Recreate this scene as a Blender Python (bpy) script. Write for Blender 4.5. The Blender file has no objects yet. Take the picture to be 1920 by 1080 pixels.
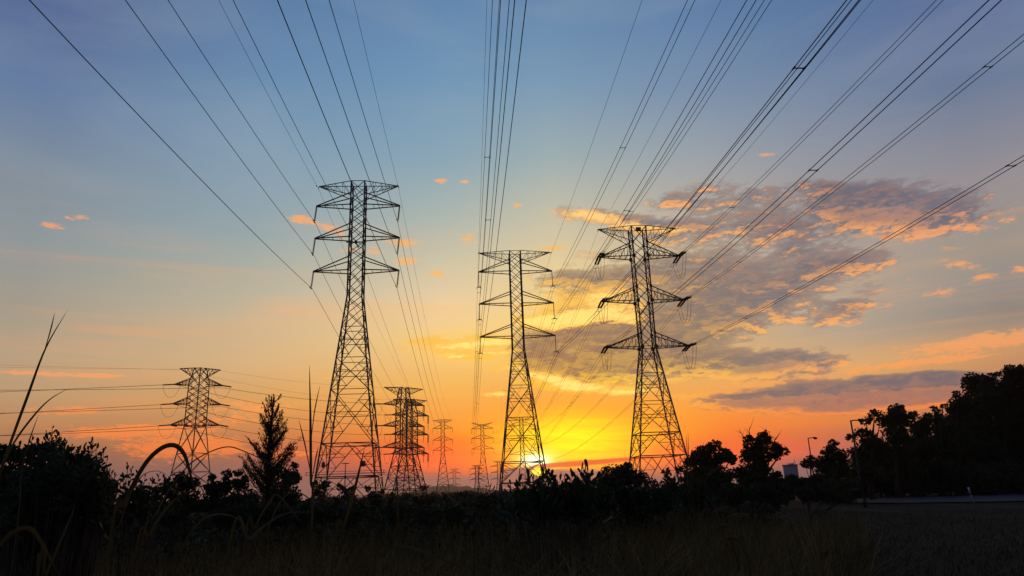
import bpy, math, random
import numpy as np
from mathutils import Vector, Matrix

random.seed(7)
rng = np.random.default_rng(11)
C = bpy.context.scene.collection
SC = bpy.context.scene

# ------------------------------------------------------------------ camera
FPX = 1304.0                                   # focal length in photo pixels (1920 wide)
TILT, ROLL, EYE = math.radians(16.45), math.radians(2.03), 1.7
Fw = np.array([0, math.cos(TILT), math.sin(TILT)])
R0 = np.array([1.0, 0, 0]); U0 = np.array([0, -math.sin(TILT), math.cos(TILT)])
Rt = math.cos(ROLL) * R0 - math.sin(ROLL) * U0
Up = math.sin(ROLL) * R0 + math.cos(ROLL) * U0
EYEP = np.array([0, 0, EYE])

cam = bpy.data.cameras.new('camera'); camo = bpy.data.objects.new('camera', cam); C.objects.link(camo)
cam.sensor_width = 36; cam.lens = 36 * FPX / 1920; cam.clip_start = 0.05; cam.clip_end = 20000
camo.matrix_world = Matrix(((Rt[0], Up[0], -Fw[0], 0), (Rt[1], Up[1], -Fw[1], 0), (Rt[2], Up[2], -Fw[2], EYE), (0, 0, 0, 1)))
SC.camera = camo
SC.view_settings.view_transform = 'Standard'; SC.view_settings.look = 'None'
SC.cycles.sample_clamp_indirect = 3.0; SC.cycles.sample_clamp_direct = 6.0
SC.view_settings.exposure = 0.0; SC.view_settings.gamma = 1.0

def ray(x, y):
    return Fw + (x - 960) / FPX * Rt + (540 - y) / FPX * Up
def at_d(x, y, D):
    """world point seen at photo pixel (x, y), at horizontal distance D"""
    d = ray(x, y); return EYEP + d * (D / math.hypot(d[0], d[1]))
def azel(x, y):
    d = ray(x, y); return (math.degrees(math.atan2(d[0], d[1])), math.degrees(math.asin(d[2] / np.linalg.norm(d))))
def lin(h):
    h = h.lstrip('#'); o = []
    for i in (0, 2, 4):
        c = int(h[i:i+2], 16) / 255; o.append(c / 12.92 if c <= 0.04045 else ((c + 0.055) / 1.055) ** 2.4)
    return tuple(o) + (1.0,)

# ------------------------------------------------------------------ sky
SUN_AZ, SUN_EL = azel(1012, 872)
W = bpy.data.worlds.new('World'); SC.world = W; W.use_nodes = True
NT = W.node_tree; NT.nodes.clear()
def nd(t, **k):
    n = NT.nodes.new(t)
    for a, v in k.items(): setattr(n, a, v)
    return n
def put(sock, v):
    if isinstance(v, bpy.types.NodeSocket): NT.links.new(v, sock)
    else: sock.default_value = v
def M_(op, a, b=0.0, c=None, clamp=False):
    n = nd('ShaderNodeMath', operation=op, use_clamp=clamp); put(n.inputs[0], a); put(n.inputs[1], b)
    if c is not None: put(n.inputs[2], c)
    return n.outputs[0]
def V_(op, a, b):
    n = nd('ShaderNodeVectorMath', operation=op); put(n.inputs[0], a); put(n.inputs[1], b); return n.outputs[0]
def step(v, lo, hi, smooth=True, to=1.0):
    n = nd('ShaderNodeMapRange', interpolation_type='SMOOTHSTEP' if smooth else 'LINEAR', clamp=True)
    put(n.inputs['Value'], v); n.inputs['From Min'].default_value = lo; n.inputs['From Max'].default_value = hi
    n.inputs['To Max'].default_value = to
    return n.outputs[0]
def mix(f, a, b, mode='MIX'):
    n = nd('ShaderNodeMix', data_type='RGBA', blend_type=mode); put(n.inputs[0], f); put(n.inputs[6], a); put(n.inputs[7], b); return n.outputs[2]
def noise(vec, scale, detail, rough=0.55, dist=0.0):
    n = nd('ShaderNodeTexNoise', noise_dimensions='3D'); put(n.inputs['Vector'], vec)
    n.inputs['Scale'].default_value = scale; n.inputs['Detail'].default_value = detail
    n.inputs['Roughness'].default_value = rough; n.inputs['Distortion'].default_value = dist
    return n.outputs['Fac']

tcd = nd('ShaderNodeTexCoord').outputs['Generated']
sep = nd('ShaderNodeSeparateXYZ'); put(sep.inputs[0], tcd)
DEG = 180 / math.pi
AZ = M_('MULTIPLY', M_('ARCTAN2', sep.outputs[0], sep.outputs[1]), DEG)
EL = M_('MULTIPLY', M_('ARCSINE', sep.outputs[2]), DEG)
cmb = nd('ShaderNodeCombineXYZ'); put(cmb.inputs[0], AZ); put(cmb.inputs[1], EL); P = cmb.outputs[0]

# clear-sky colours by azimuth: photo column -> [(row, colour)]
COLS = [
 (35,  [(0,'586c96'),(150,'647da2'),(312,'7f8d9c'),(440,'8f979a'),(572,'a59b8b'),(660,'b6a083'),(740,'c09a72'),(800,'bb8459'),(840,'9f6d50'),(880,'82605a'),(930,'77595c')]),
 (450, [(0,'5b7da6'),(150,'6b8eb0'),(300,'829db2'),(430,'94a6ab'),(520,'b0b09f'),(600,'cab594'),(680,'dab280'),(750,'d99f5e'),(800,'cc8650'),(850,'a8684e'),(890,'8a5f60'),(930,'7a585e')]),
 (830, [(0,'6287ae'),(150,'6f96b7'),(300,'8aa6b6'),(400,'a9b5af'),(500,'d2c6a6'),(572,'f0d0a2'),(640,'f6cc84'),(720,'f5b65c'),(780,'fba03c'),(815,'ff8420'),(845,'fa5c1a'),(875,'d0503c'),(900,'905a5e'),(930,'745862')]),
 (1050,[(0,'6487ad'),(150,'7899b5'),(300,'9fafb0'),(400,'c6c0a8'),(500,'e8cf9a'),(600,'f8d480'),(700,'f8b658'),(770,'fda02e'),(820,'ffa608'),(850,'ff8408'),(872,'ff4418'),(892,'d04a40'),(912,'805662'),(930,'6e5864')]),
 (1350,[(0,'6081a9'),(150,'788fac'),(280,'98a1a9'),(400,'b8ab9c'),(500,'c8b294'),(600,'ccb08a'),(700,'e6ae68'),(760,'fd9a3a'),(810,'ff7c28'),(840,'f4602c'),(862,'cc5446'),(890,'8a5e6a'),(930,'745c6a')]),
 (1590,[(0,'5b79a1'),(150,'7588a3'),(280,'9094a0'),(400,'a39b98'),(520,'b4a492'),(620,'b3a28f'),(690,'dcaa70'),(740,'e6984e'),(790,'e08044'),(820,'bc6c54'),(850,'8c6468'),(900,'76606c')]),
 (1890,[(0,'5a6f9a'),(142,'6d7c98'),(250,'868896'),(330,'958e92'),(450,'a09488'),(530,'968e88'),(580,'8a847e'),(620,'a98f78'),(645,'cf9a68'),(680,'c88e62'),(740,'b07a60'),(800,'86686a'),(890,'70606c')]),
]
FEL = step(EL, -5, 45, smooth=False)
col = None; prev = None
for x, stops in COLS:
    r = nd('ShaderNodeValToRGB'); put(r.inputs[0], FEL); cr = r.color_ramp
    pts = sorted(((azel(x, y)[1] + 5) / 50, lin(c)) for y, c in stops)
    pts.append((0.99, lin('48628f')))
    while len(cr.elements) < len(pts): cr.elements.new(0.5)
    for e, (p, c) in zip(cr.elements, pts): e.position = min(max(p, 0), 1); e.color = c
    a = azel(x, 600)[0]
    col = r.outputs[0] if col is None else mix(step(AZ, prev, a, smooth=False), col, r.outputs[0])
    prev = a

def blob(px, py, hx, hy, w=1.0, rot=0.0):
    """one cloud bump: centre and half size given in photo pixels, turned into degrees of azimuth / elevation"""
    a0, e0 = azel(px, py); a1, e1 = azel(px + 10, py); a2, e2 = azel(px, py - 10)
    th = math.atan2(e1 - e0, a1 - a0) + math.radians(rot)
    sx = hx * math.hypot(a1 - a0, e1 - e0) / 10; sy = hy * math.hypot(a2 - a0, e2 - e0) / 10
    return (a0, e0, sx, sy, th, w)
def field(vec, blobs):
    acc = None
    for a0, e0, sx, sy, th, w in blobs:
        m = nd('ShaderNodeMapping', vector_type='TEXTURE'); put(m.inputs[0], vec)
        m.inputs['Location'].default_value = (a0, e0, 0); m.inputs['Rotation'].default_value = (0, 0, th)
        m.inputs['Scale'].default_value = (sx, sy, 1)
        g = nd('ShaderNodeTexGradient', gradient_type='SPHERICAL'); put(g.inputs[0], m.outputs[0])
        acc = M_('MULTIPLY_ADD', g.outputs['Fac'], w, 0.0 if acc is None else acc)
    return acc
# thick clouds: grey-mauve bodies with burning edges
THICK = [blob(*b) for b in (
 (1500,440,560,190,.36,3),(1230,570,440,170,.34,4),(1150,520,260,90,.2),(1560,560,300,110,.15),
 (1690,390,200,66,1.6,-2),(1590,380,110,45,.8),(1450,375,120,40,.62,10),(1330,370,110,40,.6,8),(1300,425,190,40,.75,2),
 (1120,406,120,22,1.05,-6),(1230,425,100,24,.6),(1500,425,150,40,.7,6),(1570,500,120,36,.85,8),(1480,470,130,36,.35),(1340,490,110,26,.45),
 (1390,545,180,56,1.25,6),(1230,520,150,40,.8,4),(1080,530,110,30,.8),(1320,603,200,48,1.3,4),(1100,628,180,62,1.5,8),(1140,675,210,66,1.8),
 (1010,690,90,30,.7),(940,660,70,14,.6),(940,735,60,14,.6),(1240,660,140,44,.8),(1440,684,190,38,1.8,3),(1560,600,90,22,.55),(1360,650,100,30,.5),
 (1580,742,330,40,2.4,4),(1740,732,200,40,1.6,3),(1570,770,90,16,.8),(1770,702,85,16,.9,2),(1625,709,40,9,.8),(1390,752,170,18,.9,3),
 (1250,380,70,24,.5),(1540,352,60,20,.6),(1590,575,90,20,.5,4))]
# thin clouds that only glow
THIN = [blob(*b) for b in (
 (566,412,36,13,1.2,-6),(608,424,36,11,1.1,-10),(148,408,32,9,1.1),(98,423,34,9,.9,-10),(827,339,18,8,1),(868,342,16,7,.8),(967,385,22,7,.9),
 (880,448,32,15,.9),(755,455,46,15,1,-4),(762,490,40,11,1),(820,513,34,11,.9,-10),(640,440,40,22,.7),(700,470,30,12,.7),(655,470,26,9,.7),
 (90,701,190,7,1.2,-3),(195,704,60,6,1),(330,825,150,44,.75),(250,805,200,14,.95),(130,770,120,12,.9),(300,850,120,36,.6),(420,840,90,30,.9),(480,765,130,26,.9),(560,850,110,20,.8),(180,815,120,14,.9),(420,790,120,14,.8),
 (1800,496,70,14,.8,-4),(1850,520,50,12,.8),(1912,505,30,14,.9),(1895,412,34,10,.9),(1440,290,30,9,.7),(1580,585,110,14,.8,5),(1770,548,80,14,.6,4),
 (850,650,130,32,1.05),(920,640,70,20,1.0),(880,668,80,12,1.0),(800,640,60,10,.8),(1040,590,130,40,.9),(1120,575,130,34,1.0),(1090,550,90,18,1.0),(1060,610,110,14,1.0),(1850,640,260,22,1.3,8),(1640,690,240,14,.9,8),(1800,672,160,10,.8,7),
 (1070,724,150,17,1.7,-5),(1180,730,60,9,1.2,6),(960,690,80,12,.9),(930,738,40,8,1.0),(1200,705,90,14,.7),(1330,745,130,16,1.0,-2),(1420,720,150,12,.7,5),(1660,442,120,16,.7,-5),(1820,430,70,14,.7),
 (600,705,130,40,.3),(1035,465,60,8,.9,3),(1040,395,30,8,.6))]
STR = (0.52, 1.5, 1.0)
stretch = V_('MULTIPLY', P, STR)
n_big = noise(V_('ADD', stretch, (3.1, 7.7, 0.0)), 0.62, 8, 0.66, 0.35)
n_sm = noise(V_('ADD', stretch, (31.0, 2.0, 5.0)), 1.5, 7, 0.64, 0.4)
n_fine = noise(V_('ADD', V_('MULTIPLY', P, (0.5, 1.5, 1.0)), (7.0, 19.0, 3.0)), 3.2, 6, 0.62, 0.5)
def thick(vec, nb, ns):
    return M_('ADD', M_('ADD', field(vec, THICK), M_('MULTIPLY', M_('SUBTRACT', nb, 0.5), 1.8)), M_('MULTIPLY', M_('SUBTRACT', ns, 0.5), 1.5))
dT = thick(P, n_big, n_sm)
# light reaches the clouds from the low sun: compare density a little way towards it
P2 = V_('ADD', P, (-0.3, -0.55, 0.0))
st2 = V_('MULTIPLY', P2, STR)
dT2 = thick(P2, noise(V_('ADD', st2, (3.1, 7.7, 0.0)), 0.62, 8, 0.66, 0.35), noise(V_('ADD', st2, (31.0, 2.0, 5.0)), 1.5, 7, 0.64, 0.4))
toward = M_('SUBTRACT', dT, dT2)
fThin = field(P, THIN)
dThin = M_('ADD', fThin, M_('MULTIPLY', M_('SUBTRACT', M_('ADD', M_('MULTIPLY', n_fine, 0.55), M_('MULTIPLY', n_sm, 0.45)), 0.5), 3.4))

# angular distance from the sun
sd = (math.sin(math.radians(SUN_AZ)) * math.cos(math.radians(SUN_EL)), math.cos(math.radians(SUN_AZ)) * math.cos(math.radians(SUN_EL)), math.sin(math.radians(SUN_EL)))
dotn = nd('ShaderNodeVectorMath', operation='DOT_PRODUCT'); put(dotn.inputs[0], tcd); dotn.inputs[1].default_value = sd
ANG = M_('MULTIPLY', M_('ARCCOSINE', M_('MINIMUM', dotn.outputs['Value'], 1.0)), DEG)
def ramp(fac, stops):
    r = nd('ShaderNodeValToRGB'); put(r.inputs[0], fac); cr = r.color_ramp
    while len(cr.elements) < len(stops): cr.elements.new(0.5)
    for e, (p, c) in zip(cr.elements, stops): e.position = p; e.color = lin(c)
    return r.outputs[0]
FANG = step(ANG, 0, 45, smooth=False)
litc = ramp(FANG, [(0.0,'ffd838'),(0.10,'ffc424'),(0.22,'ffc846'),(0.36,'ffbe58'),(0.5,'ffb062'),(0.7,'f8a666'),(1.0,'eea070')])
lowl = mix(step(EL, 3, 10), lin('fb8038'), litc)                       # the lowest wisps burn orange
litc = mix(step(ANG, 9, 15), litc, lowl)
darkc = ramp(FANG, [(0.0,'9a5a40'),(0.2,'967058'),(0.35,'897567'),(0.5,'787074'),(0.75,'686574'),(1.0,'626072')])
darkc = mix(step(EL, 5.5, 9.5), lin('6f646c'), darkc)

# thin veils, high cirrus bands rising to the right
tilt = nd('ShaderNodeMapping'); put(tilt.inputs[0], P); tilt.inputs['Rotation'].default_value = (0, 0, math.radians(-7)); tilt.inputs['Scale'].default_value = (0.045, 0.55, 1)
band = noise(tilt.outputs[0], 1.0, 5, 0.55, 0.6)
col = mix(M_('MULTIPLY', step(field(P, [blob(880, 648, 190, 70), blob(1080, 575, 180, 60, .7)]), 0.0, 1.0), 0.4), col, (1.08, 0.68, 0.13, 1))
cov_thin = M_('MULTIPLY', step(dThin, 0.25, 0.9), step(fThin, 0.0, 0.3))
veil = M_('MULTIPLY', step(band, 0.45, 0.8), M_('MULTIPLY', step(EL, 2, 7), M_('SUBTRACT', 1.0, step(EL, 14, 24))))
col = mix(M_('MULTIPLY', veil, 0.4), col, litc)
col = mix(M_('MULTIPLY', cov_thin, 0.9), col, litc)
cov = M_('MULTIPLY', step(dT, 0.26, 0.62), step(field(P, THICK), 0.0, 0.5))
body = step(dT, 0.3, 1.05)
face = M_('MULTIPLY', step(toward, 0.08, 0.5), M_('SUBTRACT', 1.0, M_('MULTIPLY', step(dT, 0.7, 1.5), 0.75)))
grey = mix(step(n_sm, 0.38, 0.66, to=0.5), darkc, mix(0.4, darkc, litc))
ccol = mix(face, grey, litc)
alpha = M_('MULTIPLY', cov, M_('ADD', 0.46, M_('MAXIMUM', M_('MULTIPLY', body, 0.5), M_('MULTIPLY', face, 0.45))))
col = mix(alpha, col, ccol)

bars = nd('ShaderNodeMapping'); put(bars.inputs[0], P); bars.inputs['Rotation'].default_value = (0, 0, math.radians(-5)); bars.inputs['Scale'].default_value = (0.12, 1.3, 1)
n_bar = step(noise(bars.outputs[0], 1.0, 5, 0.6, 0.5), 0.3, 0.68)
soft_r = M_('MULTIPLY', M_('ADD', 0.55, M_('MULTIPLY', n_bar, 0.45)), 0.9)
# cloud edges nearest the sun, lit through and burning gold
GOLD = [blob(*b) for b in ((1120,588,130,26,1.2,10),(1050,602,100,22,1.15,8),(1130,556,80,18,1.0,8),(1180,600,60,16,.9),(1005,600,50,14,.9),(870,648,100,15,1.15,2),(930,638,60,13,1.05),(850,668,70,9,.95),(930,662,60,8,.95),
 (1035,710,80,13,1.35,-8),(1095,727,95,11,1.45,-2),(1180,735,80,8,1.15,4),(930,738,40,7,1.05),(960,690,55,8,.95),(1110,404,80,15,1.2,-5),(1180,424,70,12,.95,-4),(1250,432,60,10,.8),(1010,575,60,9,.8))]
fG = field(P, GOLD)
dG = M_('ADD', fG, M_('MULTIPLY', M_('SUBTRACT', M_('ADD', M_('MULTIPLY', n_fine, 0.6), M_('MULTIPLY', n_sm, 0.4)), 0.5), 3.0))
gcol = mix(step(dG, 0.45, 1.1), mix(step(ANG, 10, 26), (1.05, 0.56, 0.10, 1), (1.0, 0.5, 0.16, 1)), mix(step(ANG, 10, 26), (1.2, 0.84, 0.2, 1), (1.0, 0.62, 0.24, 1)))
col = mix(M_('MULTIPLY', M_('MULTIPLY', step(dG, 0.15, 0.7), step(fG, 0.0, 0.4)), 0.93), col, gcol)
# faint high haze over the blue
wisp = noise(V_('MULTIPLY', P, (0.03, 0.11, 1.0)), 1.0, 6, 0.6, 1.2)
col = mix(M_('MULTIPLY', M_('MULTIPLY', step(wisp, 0.42, 0.75), step(EL, 8, 20)), 0.16), col, lin('a9b0b4'))
# the band along the horizon reddens
col = mix(M_('MULTIPLY', step(field(P, [blob(1170, 858, 560, 42, 1.0, 2), blob(850, 852, 230, 44, .85)]), 0.0, 0.9), soft_r), col, (1.25, 0.15, 0.025, 1))

# sun and its glow through the low haze
def glow(px, py, hx, hy, rot=0.0):
    return step(field(P, [blob(px, py, hx, hy, 1.0, rot)]), 0.0, 1.0)
soft = lambda k, lo=0.55: M_('MULTIPLY', M_('ADD', lo, M_('MULTIPLY', n_bar, 1.0 - lo)), k)
col = mix(M_('MULTIPLY', glow(1080, 824, 290, 116, 4), soft(0.95, 0.45)), col, (1.15, 0.52, 0.0, 1))
col = mix(M_('MULTIPLY', glow(1070, 830, 185, 80, 4), soft(1.0, 0.65)), col, (1.4, 1.1, 0.0, 1))
streak = M_('MULTIPLY', step(M_('ADD', field(P, [blob(1050, 871, 130, 9, 1.0, 5), blob(1170, 862, 120, 8, .9, 6)]), M_('MULTIPLY', M_('SUBTRACT', n_sm, 0.5), 0.8)), 0.25, 0.7), 0.9)
col = mix(M_('MULTIPLY', glow(1006, 862, 70, 32), 0.8), col, (1.5, 1.35, 0.25, 1))
col = mix(M_('MULTIPLY', glow(1004, 864, 40, 17), 1.0), col, (2.4, 2.3, 1.5, 1))
col = mix(streak, col, lin('f0402c'))
bank = M_('MULTIPLY', step(M_('ADD', field(P, [blob(1050, 905, 260, 34, 1.3), blob(990, 884, 50, 10, .9)]), M_('MULTIPLY', M_('SUBTRACT', n_sm, 0.5), 0.5)), 0.2, 0.55), 0.9)
col = mix(bank, col, lin('86586a'))
col = mix(step(field(P, [blob(1010, 884, 17, 11)]), 0.0, 0.5), col, (2.2, 1.5, 0.08, 1))

# the eastern half of the sky, behind the viewer, has already gone dark; below the horizon is dim ground haze
AAZ = M_('ABSOLUTE', AZ)
dusk = ramp(step(EL, 0, 60, smooth=False), [(0.0,'4a4650'),(0.2,'4a5068'),(0.6,'36486c'),(1.0,'33486f')])
col = mix(M_('MULTIPLY', step(AAZ, 48, 95), M_('SUBTRACT', 1.0, step(EL, 60, 88))), col, dusk)
col = mix(step(EL, 44, 70), col, lin('33486f'))
col = mix(step(M_('MULTIPLY', EL, -1.0), 0.3, 3.0), col, lin('3a3236'))

sky = nd('ShaderNodeTexSky', sky_type='NISHITA'); sky.sun_disc = False
sky.sun_elevation = math.radians(SUN_EL); sky.sun_rotation = math.radians(SUN_AZ)
bg1 = nd('ShaderNodeBackground'); put(bg1.inputs[0], sky.outputs[0]); bg1.inputs[1].default_value = 0.004
bg2 = nd('ShaderNodeBackground'); put(bg2.inputs[0], col); bg2.inputs[1].default_value = 1.0
add = nd('ShaderNodeAddShader'); NT.links.new(bg1.outputs[0], add.inputs[0]); NT.links.new(bg2.outputs[0], add.inputs[1])
wo = nd('ShaderNodeOutputWorld'); NT.links.new(add.outputs[0], wo.inputs[0])

sun = bpy.data.lights.new('sun', 'SUN'); suno = bpy.data.objects.new('sun', sun); C.objects.link(suno)
sun.energy = 0.6; sun.angle = math.radians(0.6); sun.color = (1.0, 0.55, 0.22)
suno.rotation_euler = Vector(sd).to_track_quat('Z', 'Y').to_euler()

# ------------------------------------------------------------------ materials
def mat(name, col, rough=0.7, metal=0.0, var=0.25, scale=3.0, trans=None, spec=0.3, col2=None):
    m = bpy.data.materials.new(name); m.use_nodes = True; t = m.node_tree; b = t.nodes['Principled BSDF']
    b.inputs['Roughness'].default_value = rough; b.inputs['Metallic'].default_value = metal
    b.inputs['Specular IOR Level'].default_value = spec
    tc = t.nodes.new('ShaderNodeTexCoord'); n = t.nodes.new('ShaderNodeTexNoise'); n.inputs['Scale'].default_value = scale
    n.inputs['Detail'].default_value = 4; t.links.new(tc.outputs['Object'], n.inputs['Vector'])
    r = t.nodes.new('ShaderNodeValToRGB'); c2 = col2 or tuple(c * (1 + var) for c in col); c1 = tuple(c * (1 - var) for c in col)
    r.color_ramp.elements[0].color = c1 + (1,); r.color_ramp.elements[0].position = 0.3
    r.color_ramp.elements[1].color = c2 + (1,); r.color_ramp.elements[1].position = 0.7
    t.links.new(n.outputs['Fac'], r.inputs[0]); t.links.new(r.outputs[0], b.inputs['Base Color'])
    if trans:
        tr = t.nodes.new('ShaderNodeBsdfTranslucent'); mx = t.nodes.new('ShaderNodeMixShader'); mx.inputs[0].default_value = trans
        t.links.new(r.outputs[0], tr.inputs[0]); t.links.new(b.outputs[0], mx.inputs[1]); t.links.new(tr.outputs[0], mx.inputs[2])
        t.links.new(mx.outputs[0], t.nodes['Material Output'].inputs[0])
    return m
STEEL = mat('galvanised_steel', (0.11, 0.105, 0.1), 0.65, 0.2, 0.3, 1.5)
CABLE = mat('weathered_conductor', (0.045, 0.045, 0.05), 0.95, 0.0, 0.2, 1.0, None, 0.05)
PORC = mat('insulator_glaze', (0.06, 0.035, 0.03), 0.4, 0, 0.2, 4)
PLATE = mat('plate_enamel', (0.12, 0.12, 0.12), 0.6, 0, 0.2, 4)
LEAF = mat('leaf_green', (0.045, 0.06, 0.02), 0.7, 0, 0.4, 1.2, 0.12, 0.2)
LEAFD = mat('leaf_dark', (0.04, 0.05, 0.02), 0.8, 0, 0.4, 0.35, 0.0, 0.15)
BARK = mat('bark', (0.07, 0.05, 0.035), 0.9, 0, 0.4, 6)
GRASS = mat('dry_grass', (0.035, 0.026, 0.009), 0.75, 0, 0.4, 1.7, 0.15, 0.12, (0.27, 0.19, 0.065))
TURF = mat('mown_turf', (0.03, 0.03, 0.012), 0.9, 0, 0.5, 0.5, 0.1, 0.08)
BLADE = mat('grass_blade', (0.08, 0.064, 0.022), 0.6, 0, 0.35, 9, 0.25, 0.25)
PLUME = mat('seed_plume', (0.2, 0.14, 0.08), 0.9, 0, 0.3, 8, 0.3, 0.1)
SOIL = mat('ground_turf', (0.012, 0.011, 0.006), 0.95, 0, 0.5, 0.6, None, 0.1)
ASPH = mat('asphalt', (0.045, 0.045, 0.048), 0.75, 0, 0.2, 0.8, None, 0.3)
GRAVEL = mat('gravel', (0.05, 0.045, 0.04), 0.95, 0, 0.4, 8)
CONC = mat('concrete', (0.28, 0.27, 0.25), 0.85, 0, 0.15, 2)
WHITE = mat('white_paint', (0.6, 0.58, 0.54), 0.6, 0, 0.12, 5)
RED = mat('red_sheeting', (0.7, 0.05, 0.03), 0.4, 0, 0.1, 3)
BLACK = mat('black_paint', (0.02, 0.02, 0.02), 0.5, 0, 0.1, 3)
HILL = mat('far_hill', (0.035, 0.045, 0.04), 1.0, 0, 0.4, 0.01, None, 0.0)
POLE = mat('dark_pole_paint', (0.035, 0.035, 0.035), 0.7, 0, 0.2, 2)
CLAD = mat('blue_cladding', (0.18, 0.25, 0.31), 0.6, 0, 0.1, 0.1)
GLASS = mat('dark_glazing', (0.03, 0.04, 0.05), 0.2, 0, 0.1, 1)

# ------------------------------------------------------------------ mesh helpers
class MB:
    """collects bars, tubes, boxes and leaves and links them as ONE mesh object"""
    def __init__(s): s.v = []; s.f = []; s.n = 0
    def add(s, vs, fs):
        vs = np.asarray(vs, float); s.v.append(vs); s.f += [tuple(i + s.n for i in f) for f in fs]; s.n += len(vs)
    def bar(s, p, q, w, h=None):
        p = np.asarray(p, float); q = np.asarray(q, float); d = q - p; L = np.linalg.norm(d)
        if L < 1e-6: return
        d /= L; up = np.array([0, 0, 1.0]) if abs(d[2]) < 0.9 else np.array([1.0, 0, 0])
        a = np.cross(d, up); a /= np.linalg.norm(a); b = np.cross(a, d); a *= w / 2; b *= (h or w) / 2
        s.add([p - a - b, p + a - b, p + a + b, p - a + b, q - a - b, q + a - b, q + a + b, q - a + b],
              [(0, 1, 2, 3), (7, 6, 5, 4), (0, 4, 5, 1), (1, 5, 6, 2), (2, 6, 7, 3), (3, 7, 4, 0)])
    def tube(s, pts, r, n=6, cap=True):
        pts = np.asarray(pts, float); m = len(pts); r = np.broadcast_to(np.asarray(r, float), (m,))
        tg = np.gradient(pts, axis=0); tg /= np.linalg.norm(tg, axis=1)[:, None] + 1e-12
        ref = np.array([0, 0, 1.0]) if abs(tg[:, 2]).mean() < 0.8 else np.array([1.0, 0, 0])
        a = np.cross(tg, ref); a /= np.linalg.norm(a, axis=1)[:, None] + 1e-12; b = np.cross(a, tg)
        th = np.arange(n) * 2 * math.pi / n
        vs = (pts[:, None] + r[:, None, None] * (np.cos(th)[None, :, None] * a[:, None] + np.sin(th)[None, :, None] * b[:, None])).reshape(-1, 3)
        fs = [(i*n+j, i*n+(j+1) % n, (i+1)*n+(j+1) % n, (i+1)*n+j) for i in range(m-1) for j in range(n)]
        if cap: fs += [tuple(range(n))[::-1], tuple(range((m-1)*n, m*n))]
        s.add(vs, fs)
    def box(s, c, sz):
        x, y, z = sz[0]/2, sz[1]/2, sz[2]/2
        s.add([(c[0]+i*x, c[1]+j*y, c[2]+k*z) for i, j, k in ((-1,-1,-1),(1,-1,-1),(1,1,-1),(-1,1,-1),(-1,-1,1),(1,-1,1),(1,1,1),(-1,1,1))],
              [(3,2,1,0),(4,5,6,7),(0,1,5,4),(1,2,6,5),(2,3,7,6),(3,0,4,7)])
    def quads(s, q):
        """q: (N,4,3) array of loose quads"""
        n = len(q); s.v.append(q.reshape(-1, 3)); base = s.n
        s.f += [(base+4*i, base+4*i+1, base+4*i+2, base+4*i+3) for i in range(n)]; s.n += 4*n
    def build(s, name, material, parent=None, smooth=False):
        me = bpy.data.meshes.new(name); v = np.concatenate(s.v) if s.v else np.zeros((0, 3))
        nf = len(s.f); cnt = np.fromiter((len(f) for f in s.f), int, nf)
        me.vertices.add(len(v)); me.vertices.foreach_set('co', v.ravel())
        me.loops.add(int(cnt.sum())); me.polygons.add(nf)
        me.loops.foreach_set('vertex_index', np.fromiter((i for f in s.f for i in f), int, int(cnt.sum())))
        st = np.zeros(nf, int); st[1:] = np.cumsum(cnt)[:-1]
        me.polygons.foreach_set('loop_start', st); me.polygons.foreach_set('loop_total', cnt)
        if smooth: me.polygons.foreach_set('use_smooth', np.ones(nf, bool))
        me.materials.append(material); me.update(calc_edges=True); me.validate()
        o = bpy.data.objects.new(name, me); C.objects.link(o)
        if parent is not None: o.parent = parent
        return o
def tag(o, label=None, cat=None, group=None, kind=None):
    if label: o['label'] = label
    if cat: o['category'] = cat
    if group: o['group'] = group
    if kind: o['kind'] = kind
    return o
def empty(name, loc, rz=0.0):
    o = bpy.data.objects.new(name, None); C.objects.link(o); o.location = loc; o.rotation_euler = (0, 0, rz)
    o.empty_display_size = 0.3; return o
def inst(me_obj, parent, loc, rot=(0, 0, 0), name=None):
    o = bpy.data.objects.new(name or me_obj.name.split('.')[0], me_obj.data); C.objects.link(o)
    o.parent = parent; o.location = loc; o.rotation_euler = rot; return o

# ------------------------------------------------------------------ the setting: ground, road, hill
def sheet(name, pts, material, z):
    b = MB(); b.add([(x, y, z) for x, y in pts], [tuple(range(len(pts)))]); return tag(b.build(name, material), kind='structure')
g = MB()
gx = np.concatenate([np.linspace(-4000, -80, 14), np.linspace(-60, 60, 61), np.linspace(80, 4000, 14)])
gy = np.concatenate([np.linspace(-600, -20, 6), np.linspace(-10, 110, 61), np.linspace(130, 3600, 24)])
XX, YY = np.meshgrid(gx, gy); ZZ = 0.06 * np.sin(XX * 0.9 + 2 * np.sin(YY * 0.31)) * np.cos(YY * 0.7) * (np.hypot(XX, YY) < 110)
ZZ = np.where((YY > 38) & (XX > 18), 0.0, ZZ) - 0.05
nx = len(gx)
g.add(np.stack([XX, YY, ZZ], -1).reshape(-1, 3), [(j*nx+i, j*nx+i+1, (j+1)*nx+i+1, (j+1)*nx+i) for j in range(len(gy)-1) for i in range(nx-1)])
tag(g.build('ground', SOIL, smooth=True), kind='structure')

def gp(px, py): 
    d = ray(px, py); s = -EYE / d[2]; return (d[0]*s, d[1]*s)
near_e = [gp(1608, 943.5), gp(1640, 943), gp(1740, 942), gp(1840, 940.5), gp(1920, 939)] + [(60, 42), (110, 36)]
far_e = [gp(1606, 922.5), gp(1660, 921.5), gp(1760, 920), gp(1850, 918.5), gp(1920, 917.5)] + [(88, 80), (140, 78)]
rd = sheet('road', near_e + far_e[::-1], ASPH, 0.03)
sh = [(x, y - 1.2) for x, y in near_e]
sheet('road_shoulder', sh + [(x, y - 0.02) for x, y in near_e[::-1]], GRAVEL, 0.028)

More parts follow.
